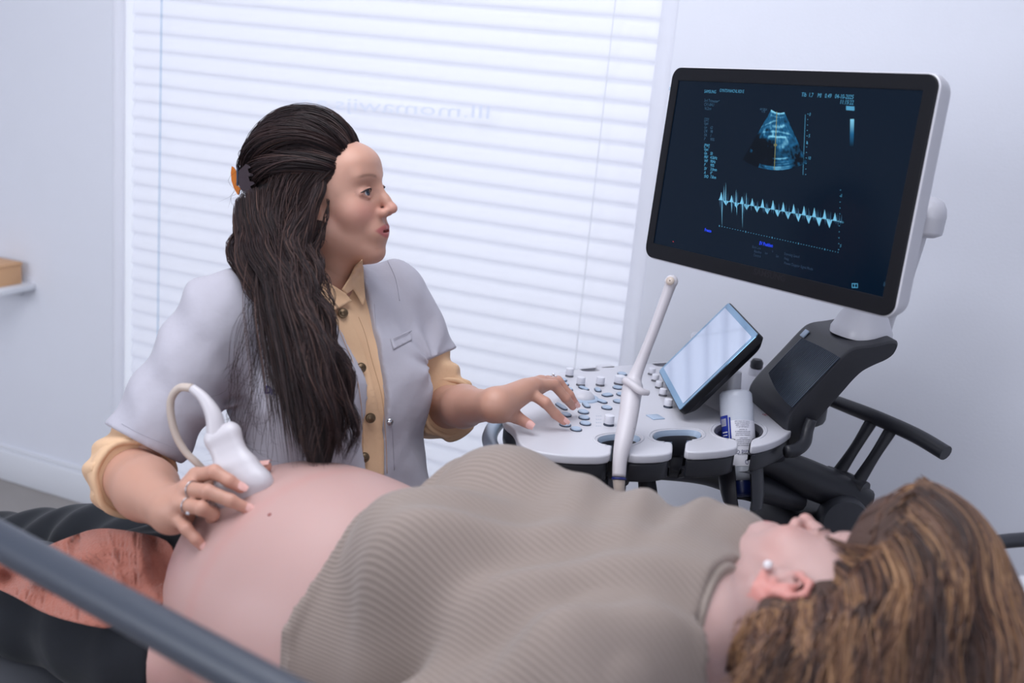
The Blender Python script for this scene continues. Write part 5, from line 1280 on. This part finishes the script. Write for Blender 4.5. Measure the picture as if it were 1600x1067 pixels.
def dr_col(X):
    C = np.repeat(SK[None], len(X), 0)*(1+.03*fbm(X, 30, 15, 2)[:, None])
    tips = [HF[2]['b'], HF[5]['b'], HF[8]['b'], HF[10]['b'], HF[13]['b'], HN[2]['b'], HN[5]['b'], HN[8]['b'], HN[11]['b'], HN[14]['b']]
    kn = [p['a'] for p in HF+HN]
    for t in tips: C = blend(C, RGB(222, 150, 138)[:3], .5*np.exp(-((np.linalg.norm(X-t, axis=1)/.013)**2)))
    for t in kn: C = blend(C, RGB(205, 140, 126)[:3], .35*np.exp(-((np.linalg.norm(X-t, axis=1)/.010)**2)))
    return head_colour(DH, X, C)
b_, dbVF = organic('body', [(DH.prims(.0018)+DNECK, .0018, None), (HANDF+FOF, .0019, None), (HANDN+FON, .0019, None), ([DT[0], DT[1], DT[2], DT[5], DT[6]]+DNECK+UPN+UPF, .008, None)], MT['skin'], dr, dr_col)
for sd in (-1, 1): eyeball(DH, sd, dr, (.12, .10))
# finger nails
MT['nail'] = mat('nail', RGB(232, 182, 174), .22)
def nail(p0, p1, upv, r):
    ax = nrm(p1-p0); up = upv-ax*(upv@ax); up = nrm(up); x = np.cross(ax, up); V = []; F = []
    c = p1+ax*r*.15
    for i in range(7):
        for j in range(7):
            a = (i/6-.5)*1.9; l = (j/6-.5)*1.9*r; w__ = 1-.25*abs(j/6-.5)**2*4*(.4 if j < 3 else 1); V.append(c+ax*l+(x*math.sin(a)*w__+up*math.cos(a))*(r*1.02+.0003))
    for i in range(6):
        for j in range(6): F.append((i*7+j, i*7+j+1, (i+1)*7+j+1, (i+1)*7+j))
    mk('nail', V, F, MT['nail'], dr, True)
toc_ = nrm(CAM-WF)
for k, uu in ((2, MZ*.7+toc_*.5), (5, MZ*.7+toc_*.5), (8, MZ*.7+toc_*.5), (13, toc_)): nail(HF[k]['a'], HF[k]['b'], uu, HF[k]['rb'])
tn = nrm(CAM-WN)
for k, uu in ((2, MZ*.8+tn*.6), (5, MZ*.5+tn*.8), (11, MZ*.5+tn*.8), (14, MZ*.9+tn*.1)): nail(HN[k]['a'], HN[k]['b'], uu, HN[k]['rb'])

# --- clothes
MT['coat'] = mat('white_coat_cotton', RGB(178, 176, 187), .85, bump=(24, .45, .006), sheen=.1)
MT['beige'] = mat('beige_twill', RGB(222, 184, 148), .85, bump=(34, .5, .005), sheen=.1)
MT['jeans'] = mat('light_blue_denim', RGB(120, 150, 178), .85, bump=(600, .3, .0008))
MT['seam'] = mat('coat_stitching', RGB(168, 166, 178), .85)
MT['bseam'] = mat('beige_stitching', RGB(186, 146, 112), .85)
def wr(q, s=1.0):
    return s*(.0035*np.sin(q[..., 0]*60+q[..., 2]*38+3*np.sin(q[..., 1]*20))+.0022*fbm(q, 55, 2, 2))
def shirt2_post(X, D):
    q = (X-MSH)@DRt
    d = D-.006-wr(q, .6)
    na = nrm(DH.w(0, -.022, -.05)-NBD); nk = (X-NBD)@na; nr = np.linalg.norm((X-NBD)-nk[..., None]*na, axis=-1); d = np.maximum(d, nk-.035-1.6*np.maximum(nr-.08, 0))
    vq = q[..., 2]-.004-1.2*np.abs(q[..., 0]-.0)
    d = np.where((q[..., 1] > .02), np.maximum(d, np.minimum(.004+q[..., 2]*0+vq, .02)), d)   # open V at the throat
    return d
sd_, sdVF = organic('beige_shirt', [(DT+[cap(NBD, NBD+nrm(DH.w(0, -.022, -.05)-NBD)*.03, .056, .054, .03)], .0042, shirt2_post)], MT['beige'], dr, None, 2)
def sleeve_post(E_, S_, W_, cut):
    ax = nrm(W_-E_)
    def f(X, D):
        d = D-.004*np.sin(((X-E_)@nrm(E_-S_))*150+(X@dF)*40)-.002*fbm(X, 60, 4, 2)
        return np.maximum(d, (X-E_)@ax-cut)
    return f
def sleeves(S_, E_, W_, r, cut, nm_):
    pr = chain([S_, E_, E_+nrm(W_-E_)*.09], r, .03)
    o, vf = organic(nm_, [(pr, .0035, sleeve_post(E_, S_, W_, cut))], MT['beige'], sd_, None, 2); return vf
slN = sleeves(SN*.5+EN*.5, EN, WN, [.048, .054, .057], .032, 'shirt_sleeve')
slF = sleeves(SF*.5+EF*.5, EF, WF, [.054, .053, .051], .040, 'shirt_sleeve')
# rolled cuffs
def cuff(c, ax, r, w_, nm_='cuff', mt=None, tilt=None):
    x, y, z = basis(ax); V = []; F = []; n = 48
    rows = [(r-.004, 0), (r, -.001), (r+.0035, .003), (r+.004, w_*.5), (r+.003, w_-.002), (r-.001, w_), (r-.006, w_-.003), (r-.008, w_*.4)]
    for (rr_, h_) in rows:
        for k in range(n):
            a = 2*PI*k/n; rw = rr_+.0016*math.sin(a*3+h_*60)+.001*math.sin(a*7); V.append(c+z*(h_+.003*math.sin(a*2))+rw*(math.cos(a)*x+math.sin(a)*y))
    for i in range(len(rows)-1):
        for k in range(n): k2 = (k+1) % n; F.append((i*n+k, i*n+k2, (i+1)*n+k2, (i+1)*n+k))
    return mk(nm_, V, F, mt or MT['beige'], sd_, True)
cuff(EN+nrm(WN-EN)*.012, WN-EN, .0575, .026)
cuff(EF+nrm(WF-EF)*.022, WF-EF, .050, .02)
# coat: opened down the front
def opening(q):
    u = q[..., 2]
    c = .010-.030*sstep(-u, .08, .35); w_ = .0215+.026*sstep(u, -.12, .03)+.018*sstep(-u, .25, .42)
    return w_-np.abs(q[..., 0]-c)
def coat_post(X, D):
    q = (X-MSH)@DRt
    d = D-.016-wr(q)-.012*sstep(-q[..., 2], .22, .45)-.006*np.sin(q[..., 0]*42+q[..., 2]*9)*sstep(-q[..., 2], .12, .3)
    for sx_ in (-1, 1):
        ap = np.array([sx_*.15, .04, -.13]); v = q-ap; ds = np.linalg.norm(v, axis=-1); an = np.arctan2(v[..., 2], -sx_*v[..., 0])
        d = d-.0030*np.sin(an*8+sx_+ds*12)*np.exp(-((ds-.085)/.05)**2)
    d = np.where(q[..., 1] > .0, np.maximum(d, opening(q)), d)
    na = nrm(DH.w(0, -.022, -.05)-NBD); nk = (X-NBD)@na; nr = np.linalg.norm((X-NBD)-nk[..., None]*na, axis=-1); d = np.maximum(d, nk-.018-1.6*np.maximum(nr-.08, 0))
    # far sleeve and near sleeve hems
    for S_, E_, cutf in ((SN, EN, .83), (SF, EF, .60)):
        a = nrm(E_-S_); L_ = np.linalg.norm(E_-S_); t = (X-S_)@a; rad = np.linalg.norm((X-S_)-t[..., None]*a, axis=-1)
        m = (rad < .12) & (t > L_*.45) & (np.abs(q[..., 0]) > .14)
        d = np.where(m, np.maximum(d, t-L_*cutf), d)
    return d
COATP = DT+[dell(0, .01, -.52, .165, .12, .12, .06)]+[cap(SN, SN*.12+EN*.88, .052, .048, .04), cap(SF, SF*.35+EF*.65, .050, .050, .04)]
coat, coatVF = organic('white_coat', [(COATP, .0036, coat_post)], MT['coat'], dr, None, 2, None, True)
coatT = bvh(coatVF); shT = bvh(sdVF)

# ---- details laid on the cloth: edges, placket, collar, buttons, pocket, lettering
def on(trees, px, py, off=.0):
    best = None
    for T_ in trees:
        loc, no = hit(T_, px, py)
        if loc is not None and (best is None or (loc-CAM)@CD < (best[0]-CAM)@CD): best = (loc, no)
    if best is None: return P(px, py, 1.75), -CD
    return best[0]+best[1]*off, best[1]
def line_on(trees, pts, off, r, name, mt, parent, n=30, flat=.6):
    q = smooth_path(np.hstack([np.array(pts, float), np.zeros((len(pts), 1))]), n)[:, :2]; W_ = []
    for x, y in q: W_.append(on(trees, x, y, off)[0])
    W_ = np.array(W_)
    for _ in range(3): W_[1:-1] = (W_[:-2]+2*W_[1:-1]+W_[2:])/4
    return mk(name, *tube_vf(W_, r, 6), mt, parent, True)
V, F = surf_patch([(512, 500), (530, 492), (546, 490), (558, 520), (572, 556), (583, 600), (592, 640), (600, 690), (600, 745), (552, 745), (556, 700), (553, 640), (545, 590), (532, 550), (520, 520)], [shT], .007, 7, None, .004)
plk = mk('placket', V, F, MT['beige'], sd_, True)
def coll(poly, off, nm_, fold=None): 
    V, F = surf_patch(poly, [shT, bvh(dbVF)], off, 5, fold, .004); return mk(nm_, V, F, MT['beige'], sd_, True)
coll([(478, 425), (488, 440), (494, 462), (499, 480), (503, 500), (520, 486), (538, 476), (550, 470), (540, 458), (524, 448), (505, 436), (490, 415)], .022, 'collar_flap')
coll([(566, 405), (555, 415), (545, 435), (534, 452), (541, 460), (552, 452), (559, 464), (567, 478), (571, 465), (569, 440), (568, 420)], .020, 'collar_flap')
for (pts_) in ([(553, 500), (566, 530), (578, 570), (588, 610), (594, 650), (597, 700), (597, 740)], [(525, 515), (536, 550), (549, 590), (557, 640), (560, 700), (557, 740)]):
    line_on([shT], pts_, .012, .0005, 'placket_seam', MT['bseam'], plk)
for (x, y) in ((532, 493), (558, 579), (573, 651), (564, 716)):
    c, no = on([shT], x, y, .010)
    v = nrm(CAM-c)
    mk('button', *lathe_vf(c+v*.004, v*.7+no*.3, [(.0005, -.004), (.0080, -.003), (.0082, -.001), (.0074, .0008), (.0066, .0006), (.005, .0016), (.001, .002)], 28, False), MT['brass'], sd_, 60)
for (x, y) in ((584, 565), (609, 659)):
    c, no = on([coatT], x, y, .001); v = nrm(CAM-c)
    mk('press_stud', *lathe_vf(c, v*.6+no*.4, [(.0005, .0), (.0052, .0005), (.0054, .002), (.004, .0028), (.0032, .0012), (.002, .0014), (.0015, .003), (.0004, .0032)], 24, False), MT['chrome'], coat, 60)
V, F = surf_patch([(610, 529), (641, 515), (644, 531), (615, 546)], [coatT], .003, 4, None, .003); mk('pocket_flap', V, F, MT['coat'], coat, True)
line_on([coatT], [(613, 532), (641, 519)], .0045, .0006, 'pocket_seam', MT['seam'], coat, 10)
line_on([coatT], [(377, 437), (388, 470), (392, 510), (390, 550), (384, 590)], .0002, .0005, 'shoulder_seam', MT['seam'], coat)
line_on([coatT], [(606, 408), (618, 436), (624, 470)], .001, .0005, 'shoulder_seam', MT['seam'], coat)
line_on([coatT], [(190, 662), (230, 682), (300, 712)], .0002, .0005, 'hem_seam', MT['seam'], coat)
line_on([coatT], [(585, 475), (590, 540), (598, 600), (612, 660), (616, 735)], .0002, .0005, 'front_seam', MT['seam'], coat)
line_on([coatT], [(521, 520), (536, 560), (546, 600), (549, 640), (545, 700)], .0002, .0005, 'front_seam', MT['seam'], coat)
# embroidered name on the chest (only its start shows beside the hair)
c0, n0 = on([coatT], 414, 614, .002); c1_, n1_ = on([coatT], 445, 620, .002)
dx_ = nrm(c1_-c0); nn_ = nrm(CAM-c0); up_ = nrm(np.cross(nn_, dx_)); 
V, F = text_vf('Dr. Rob', .0165, c0+nn_*.006, dx_, up_, None, thick=.0006, bold=.0006)
V = np.array(V); proj_ = []
for v in V:
    x, y, t = proj(v); p_, n_ = on([coatT], x, y, .0); proj_.append(p_+nrm(CAM-p_)*.0022)
o = mk('embroidered_name', proj_, F, MT['navy_ink'], coat, False); o['kind'] = 'stuff'
# lower body: jeans on a stool
JN = []
hip0 = np.array([HIP[0]-.02, HIP[1]+.07, .60]); kn1 = hip0+np.array([.31, .08, -.02]); kn2 = hip0+np.array([.31, -.04, -.02])
for a, b_, f_ in ((hip0+np.array([0, .09, 0]), kn1, kn1+np.array([-.04, .02, -.50])), (hip0-np.array([0, .07, 0]), kn2, kn2+np.array([-.04, .04, -.50]))): JN += [cap(a, b_, .088, .062, .04), cap(b_, f_, .060, .045, .03)]
for q_ in (kn1, kn2): mk('shoe', *tube_vf([q_+np.array([-.10, .03, -.545]), q_+np.array([-.02, .03, -.53]), q_+np.array([.08, .03, -.545])], [.036, .044, .030], 14, 12, .8), MT['white_matte'], dr, True)
organic('jeans', [([ell(hip0+np.array([0, 0, .02]), (.17, .15, .12), None, .05)]+JN, .008, None)], MT['jeans'], dr, None, 2)
st_ = empty('stool', 'low round black stool under the seated clinician', 'stool', (HIP[0], HIP[1]+.08, 0)); SX, SY = HIP[0], HIP[1]+.08
mk('seat', *lathe_vf((SX, SY, .43), MZ, [(.15, 0), (.18, .01), (.185, .035), (.17, .055), (.05, .06)], 40), MT['vinyl'], st_)
mk('gas_post', *lathe_vf((SX, SY, .08), MZ, [(.03, 0), (.03, .2), (.018, .2), (.018, .35)], 20), MT['chrome'], st_)
for k in range(5):
    a = k*2*PI/5; e_ = np.array([SX+.22*math.cos(a), SY+.22*math.sin(a), .065]); lg = mk('leg', *tube_vf([(SX, SY, .10), e_], [.018, .014], 10), MT['black'], st_)
    mk('caster', *lathe_vf(e_-np.array([0, 0, .037])-.01*np.array([-math.sin(a), math.cos(a), 0]), (-math.sin(a), math.cos(a), 0), [(.02, 0), (.028, .004), (.028, .018), (.02, .022)], 16), MT['grey'], lg)

# ---- rings
def ringmesh(c, ax, r, t, name, stone=None):
    x, y, z = basis(ax); o = mk(name, *tube_vf([c+r*(math.cos(a)*x+math.sin(a)*y) for a in np.linspace(0, 2*PI, 33)], t, 8), MT['chrome'], dr, True)
    if stone is not None: mk('stone', *lathe_vf(c+nrm(stone)*r, nrm(stone), [(.0005, -.001), (.0022, .001), (.0030, .003), (.0018, .0042), (.0003, .0045)], 10, False), mat('ring_stone', RGB(220, 226, 236), .05, spec=1), o, False)
ringmesh(HN[3]['a']*.72+HN[3]['b']*.28, HN[3]['b']-HN[3]['a'], .0112, .0009, 'ring')
ringmesh(HN[6]['a']*.6+HN[6]['b']*.4, HN[6]['b']-HN[6]['a'], .0106, .0009, 'ring', CAM-HN[6]['a']+np.array([0, 0, -1.2]))
ringmesh(HF[9]['a']*.5+HF[9]['b']*.5, HF[9]['b']-HF[9]['a'], .0100, .0010, 'ring', np.array([-.1, .1, 1.]))

# ---- convex probe held against the belly, with its cable
pA, pB = P(346, 676, 1.475), P(389, 786, 1.452); pax = nrm(pB-pA); pw = CR*.93+CU*.25; pw = nrm(pw-pax*(pw@pax)); pn_ = np.cross(pax, pw); PRr = np.stack([pw, pn_, pax], 1); PL = np.linalg.norm(pB-pA)
def PQ(a, b_, c): return pA+PRr@np.array([a, b_, c], float)
cvx = empty('convex_probe', 'white handheld ultrasound probe pressed on the bare belly by the clinician', 'ultrasound probe', pB)
V, F = sdf_mesh([rbx(PQ(0, 0, PL*.34), (.0235, .0125, PL*.36), .011, PRr, .01), rbx(PQ(0, 0, PL*.62), (.0290, .0128, PL*.18), .010, PRr, .02), rbx(PQ(0, 0, PL*.84), (.0385, .0135, PL*.10), .010, PRr, .03), cap(PQ(-.012, 0, .003), PQ(.012, 0, .003), .0125, .0125, .01), ell(PQ(0, 0, PL*.90), (.0375, .0135, .016), PRr, .006)], .0016)
probeVF = (smoothV(V, F, 2), F); me = fastmesh('probe_housing', probeVF[0], F, 4); ph2 = link_mesh('probe_housing', me, MT['probe'], cvx, True)
V, F = sdf_mesh([ell(PQ(0, 0, PL*.93), (.0365, .0125, .0175), PRr, .006)], .0018)
me = fastmesh('probe_lens', smoothV(V, F, 1), F, 4); link_mesh('probe_lens', me, MT['white_matte'], cvx, True)
mk('probe_seam', *loft_rr(PQ(0, 0, PL*.80), pw, pn_, pax, [(.070, .0262, .011, -.0006), (.0745, .0276, .011, 0), (.0745, .0276, .011, .0008), (.072, .0262, .011, .0014)]), MT['white_matte'], cvx, 40)
cb_ = [PQ(-.008, 0, .004), P(334, 650, 1.475), P(318, 622, 1.478), P(300, 606, 1.482), P(281, 606, 1.488), P(268, 622, 1.495), P(267, 648, 1.50), P(275, 680, 1.505), P(290, 706, 1.508), P(308, 724, 1.51), P(322, 745, 1.52), P(320, 800, 1.55), P(300, 850, 1.62)]
mk('cable_boot', *tube_vf(cb_[:4], [.0135, .0115, .0078, .0062], 16, 20), MT['probe'], cvx, True)
mk('probe_cable', *tube_vf(cb_[3:], [.0060, .0056, .0054, .0054, .0052, .005, .005, .005, .005, .005], 14, 60), MT['probe_cap'], cvx, True)
v_ = nrm(CAM-PQ(0, 0, PL*.86)); sgn_ = 1 if pn_@v_ > 0 else -1
V, F = text_vf('CA1-7A', .0075, PQ(.004, sgn_*.0142, PL*.87), pw, -pax, None, 'LEFT'); pT_ = bvh(probeVF); pj = []
V, F = text_vf('CA1-7A', 9, (393, 786, 0), nrm([1, -.42, 0]), nrm([-.42, -1, 0]), (0, 0, 1))
for v in V:
    loc_, no_ = hit(pT_, v[0], v[1]); pj.append(loc_+no_*.0004 if loc_ is not None else P(v[0], v[1], 1.44))
mk('probe_model_text', pj, F, MT['black_ink'], cvx, False)['kind'] = 'stuff'

# ---- hair: half pinned up with a claw clip, the rest falling over the near shoulder
MT['hair_dark'] = mat('dark_brown_hair', RGB(44, 32, 32), .48, attr='Col', spec=.3)
MT['hair_dbase'] = mat('dark_hair_base', RGB(26, 19, 21), .8, bump=(150, .5, .003))
SKD = Skull(DH); DS = 1 if ((DH.w(.08, 0, 0)-CAM)@CD) < ((DH.w(-.08, 0, 0)-CAM)@CD) else -1
fall = [(P(420, 330, 1.72), .055), (P(418, 400, 1.66), .048), (P(440, 460, 1.60), .042), (P(468, 530, 1.565), .040), (P(488, 600, 1.545), .040), (P(499, 665, 1.54), .036), (P(499, 715, 1.54), .028)]
bp_ = [ell(DH.w(0, -.024, .040), (.075, .089, .082), DH.R, .02), ell(DH.w(0, -.055, .0), (.064, .05, .075), DH.R, .04), ell(DH.w(DS*.042, -.04, -.03), (.026, .038, .05), DH.R, .03)]
for i in range(len(fall)-1): bp_.append(cap(fall[i][0], fall[i+1][0], fall[i][1]*.66, fall[i+1][1]*.66, .03))
bp_ += [ell(DH.w(0, .125, -.02), (.10, .075, .114), DH.R, .012, True), ell(DH.w(DS*.11, .052, -.02), (.055, .046, .078), DH.R, .012, True)]
V, F = sdf_mesh(bp_, .004); V = smoothV(V, F, 2); me = fastmesh('hair', V, F, 4); dhair = link_mesh('hair', me, MT['hair_dbase'], dr, True)
r_ = np.random.default_rng(11); G1 = []; C1 = []
dk = np.array(RGB(24, 18, 22)[:3]); md = np.array(RGB(58, 42, 42)[:3]); lt2 = np.array(RGB(104, 78, 70)[:3])
def hcol(v):
    v = float(np.clip(v, 0, 1)); return dk+(md-dk)*min(1, v*1.6) if v < .62 else md+(lt2-md)*(v-.62)/.38
hlD = [(-DS*.95, .35, .2), (-DS*.7, .65, .62), (-DS*.25, .92, .70), (DS*.15, .94, .70), (DS*.45, .88, .56), (DS*.68, .73, .34), (DS*.80, .60, .08), (DS*.86, .42, -.12), (DS*.92, .28, -.30)]
hlD = smooth_path(np.array([nrm(v) for v in hlD]), 200)
clip_d = nrm([DS*.10, -.98, .12])
for i in range(3600):       # the swept-back cap, gathered at the clip
    t = r_.random()*.80; k = int(t*199); row = r_.random()**1.3; d0 = nrm(hlD[k]+(clip_d-hlD[k])*row*.55)
    lift = nrm(d0+clip_d+np.array([0, 0, .95 if t < .55 else .2])); d1 = nrm(clip_d+np.array([r_.normal()*.22, 0, r_.normal()*.20+(.30-.75*t)]))
    vol = (.012+.016*r_.random())*(1.35 if .25 < t < .6 else 1)
    g = SKD.sweep(d0, lift, d1, 22, .003, vol*.7); mid = np.sin(np.linspace(0, PI, 22)).clip(0)**.8
    ctr = DH.w(0, -.016, .034); rad_ = g-ctr; rad_ /= np.linalg.norm(rad_, axis=1)[:, None]
    g = g+rad_*(mid*vol*(.55+.35*math.sin(t*37)))[:, None]+DH.U*(np.sin(np.linspace(0, 9, 22)+t*70)*.0012)[:, None]
    G1.append(g); C1.append(hcol(.35+.25*math.sin(t*90+row*4)+.18*r_.normal()))
for i in range(1300):       # side hair over the ear, running down into the fall
    t = .62+.38*r_.random(); k = int(t*199); row = r_.random(); d0 = nrm(hlD[k]+np.array([0, -.9, .2])*row*.7)
    a = SKD.pt(d0, .004); b_ = SKD.pt(nrm(d0+np.array([DS*.15, -.45, -.45])), .016+.01*r_.random()); j = r_.normal(size=3)*.012
    g = smooth_path([a, b_, P(425+30*(1-row), 385, 1.655)+j, P(440, 470, 1.585)+j*1.3, P(462, 560, 1.545)+j*1.6, P(485, 640+60*r_.random(), 1.525)+j*1.8], 22)
    G1.append(g); C1.append(hcol(.35+.3*math.sin(t*70)+.18*r_.normal()))
G1 = np.array(G1)
strands(G1, .00055, 'hair_strands', MT['hair_dark'], dhair, C1)['kind'] = 'stuff'
fp = [p for p, _ in fall]; fr_ = [r for _, r in fall]
sets = [([P(500, 268, 1.680), P(499, 296, 1.668), P(488, 325, 1.655), P(472, 362, 1.645), P(455, 410, 1.625)], [.006, .010, .011, .015, .02], 300, .002, .1), ([P(513, 300, 1.690), P(512, 330, 1.672), P(505, 355, 1.665), P(508, 385, 1.655)], [.002, .002, .002, .003], 14, .003, .05), (fp, fr_, 1900, .003, .11), 
        ([P(500, 350, 1.68), P(484, 400, 1.645), P(486, 460, 1.60), P(506, 520, 1.565), P(530, 590, 1.545), P(545, 660, 1.54), P(540, 725, 1.54)], [.010, .016, .018, .018, .017, .013, .008], 600, .006, .09),
        ([P(395, 320, 1.75), P(382, 370, 1.72), P(388, 420, 1.66), P(432, 480, 1.60), P(465, 560, 1.56), P(480, 640, 1.55), P(484, 735, 1.55)], [.016, .022, .024, .020, .015, .012, .008], 380, .004, .10),
        ([P(470, 340, 1.665), P(462, 400, 1.63), P(470, 480, 1.575), P(486, 560, 1.535), P(500, 640, 1.515), P(505, 735, 1.52)], [.016, .022, .026, .028, .026, .018], 900, .006, .12),
        ([P(490, 385, 1.66), P(505, 440, 1.63), P(520, 470, 1.62), P(528, 500, 1.61)], [.004, .005, .006, .006], 26, .004, .07)]
for j, (pp, rr2, n_, wv2, wl2) in enumerate(sets):
    g = lock(pp, rr2, n_, 30, wv2, wl2, 20+j, hollow=.45, cut=.28); cc = [hcol(.38+.28*math.sin(i*.7)+.2*r_.normal()) for i in range(n_)]
    strands(g, .00055, 'hair_lock', MT['hair_dark'], dhair, cc)['kind'] = 'stuff'
# loose flyaway hairs
fly = []
for i in range(150):
    a = DH.w(*(SKD.c+nrm([r_.normal()*.5, -abs(r_.normal())-.1, r_.normal()*.6+.4])*(SKD.r+.022))); d = nrm(a-DH.C+np.array([0, 0, .05])+r_.normal(size=3)*.04)
    fly.append(smooth_path([a, a+d*.006+r_.normal(size=3)*.004, a+d*.008-np.array([0, 0, .03])+r_.normal(size=3)*.012, a+d*.006-np.array([0, 0, .07])+r_.normal(size=3)*.02], 12))
for i in range(90):
    p0 = P(400+60*r_.random(), 400+60*r_.random(), 1.60); e_ = P(370+80*r_.random()-20, 560+150*r_.random(), 1.57); m_ = (p0+e_)/2+CR*(-.03+.05*r_.random()); fly.append(smooth_path([p0, m_, e_, e_+CR*.02*r_.normal()-MZ*.02], 12))
strands(fly, .00022, 'flyaway_hair', MT['hair_dark'], dhair, [md]*len(fly))['kind'] = 'stuff'
# claw clip: two toothed wings
MT['clip'] = mat('tortoiseshell_dark', RGB(52, 42, 48), .22, vary=.3); MT['clip_amber'] = mat('tortoiseshell_amber', RGB(208, 118, 40), .2, vary=.35, trans=.2)
def wing(pts_px, t, th, name, mt):
    n = len(pts_px); A_ = [P(x, y, t) for x, y in pts_px]; B_ = [p+CD*th for p in A_]; F = [tuple(range(n))[::-1], tuple(range(n, 2*n))]+[(i, (i+1) % n, n+(i+1) % n, n+i) for i in range(n)]
    return mk(name, A_+B_, F, mt, None, 30)
cl_ = empty('claw_clip', 'tortoiseshell claw clip holding the clinician\'s hair at the back of the head', 'hair clip', P(378, 282, 1.72))
def wingp(pts_px, t, th, name, mt):
    o = wing(pts_px, t, th, name, mt); bpy.data.objects.remove(o, do_unlink=True)
    n = len(pts_px); A_ = [P(x, y, t) for x, y in pts_px]; B_ = [p+CD*th for p in A_]; F = [tuple(range(n))[::-1], tuple(range(n, 2*n))]+[(i, (i+1) % n, n+(i+1) % n, n+i) for i in range(n)]
    return mk(name, A_+B_, F, mt, cl_, 30)
wingp([(384, 256), (378, 262), (373, 267), (372, 280), (373, 290), (377, 297), (386, 301), (394, 304), (401, 303), (398, 298), (393, 296), (391, 291), (398, 287), (396, 284), (390, 283), (388, 276), (396, 274), (394, 271), (389, 270), (387, 264), (392, 262), (390, 259)], 1.690, .004, 'clip_wing', MT['clip'])
wingp([(362, 259.5), (360.5, 270), (361.5, 282), (365, 293), (371, 304), (373, 303), (374, 297), (376, 295), (373, 292), (371, 289), (372, 286), (370, 284), (371, 278), (369, 276), (372, 271), (372, 268), (369, 267), (365, 261)], 1.735, .006, 'clip_wing_amber', MT['clip_amber'])
mk('clip_spring', *tube_vf([P(371, 262, 1.71), P(371, 290, 1.71)], .0016, 8), MT['keydark'], cl_)
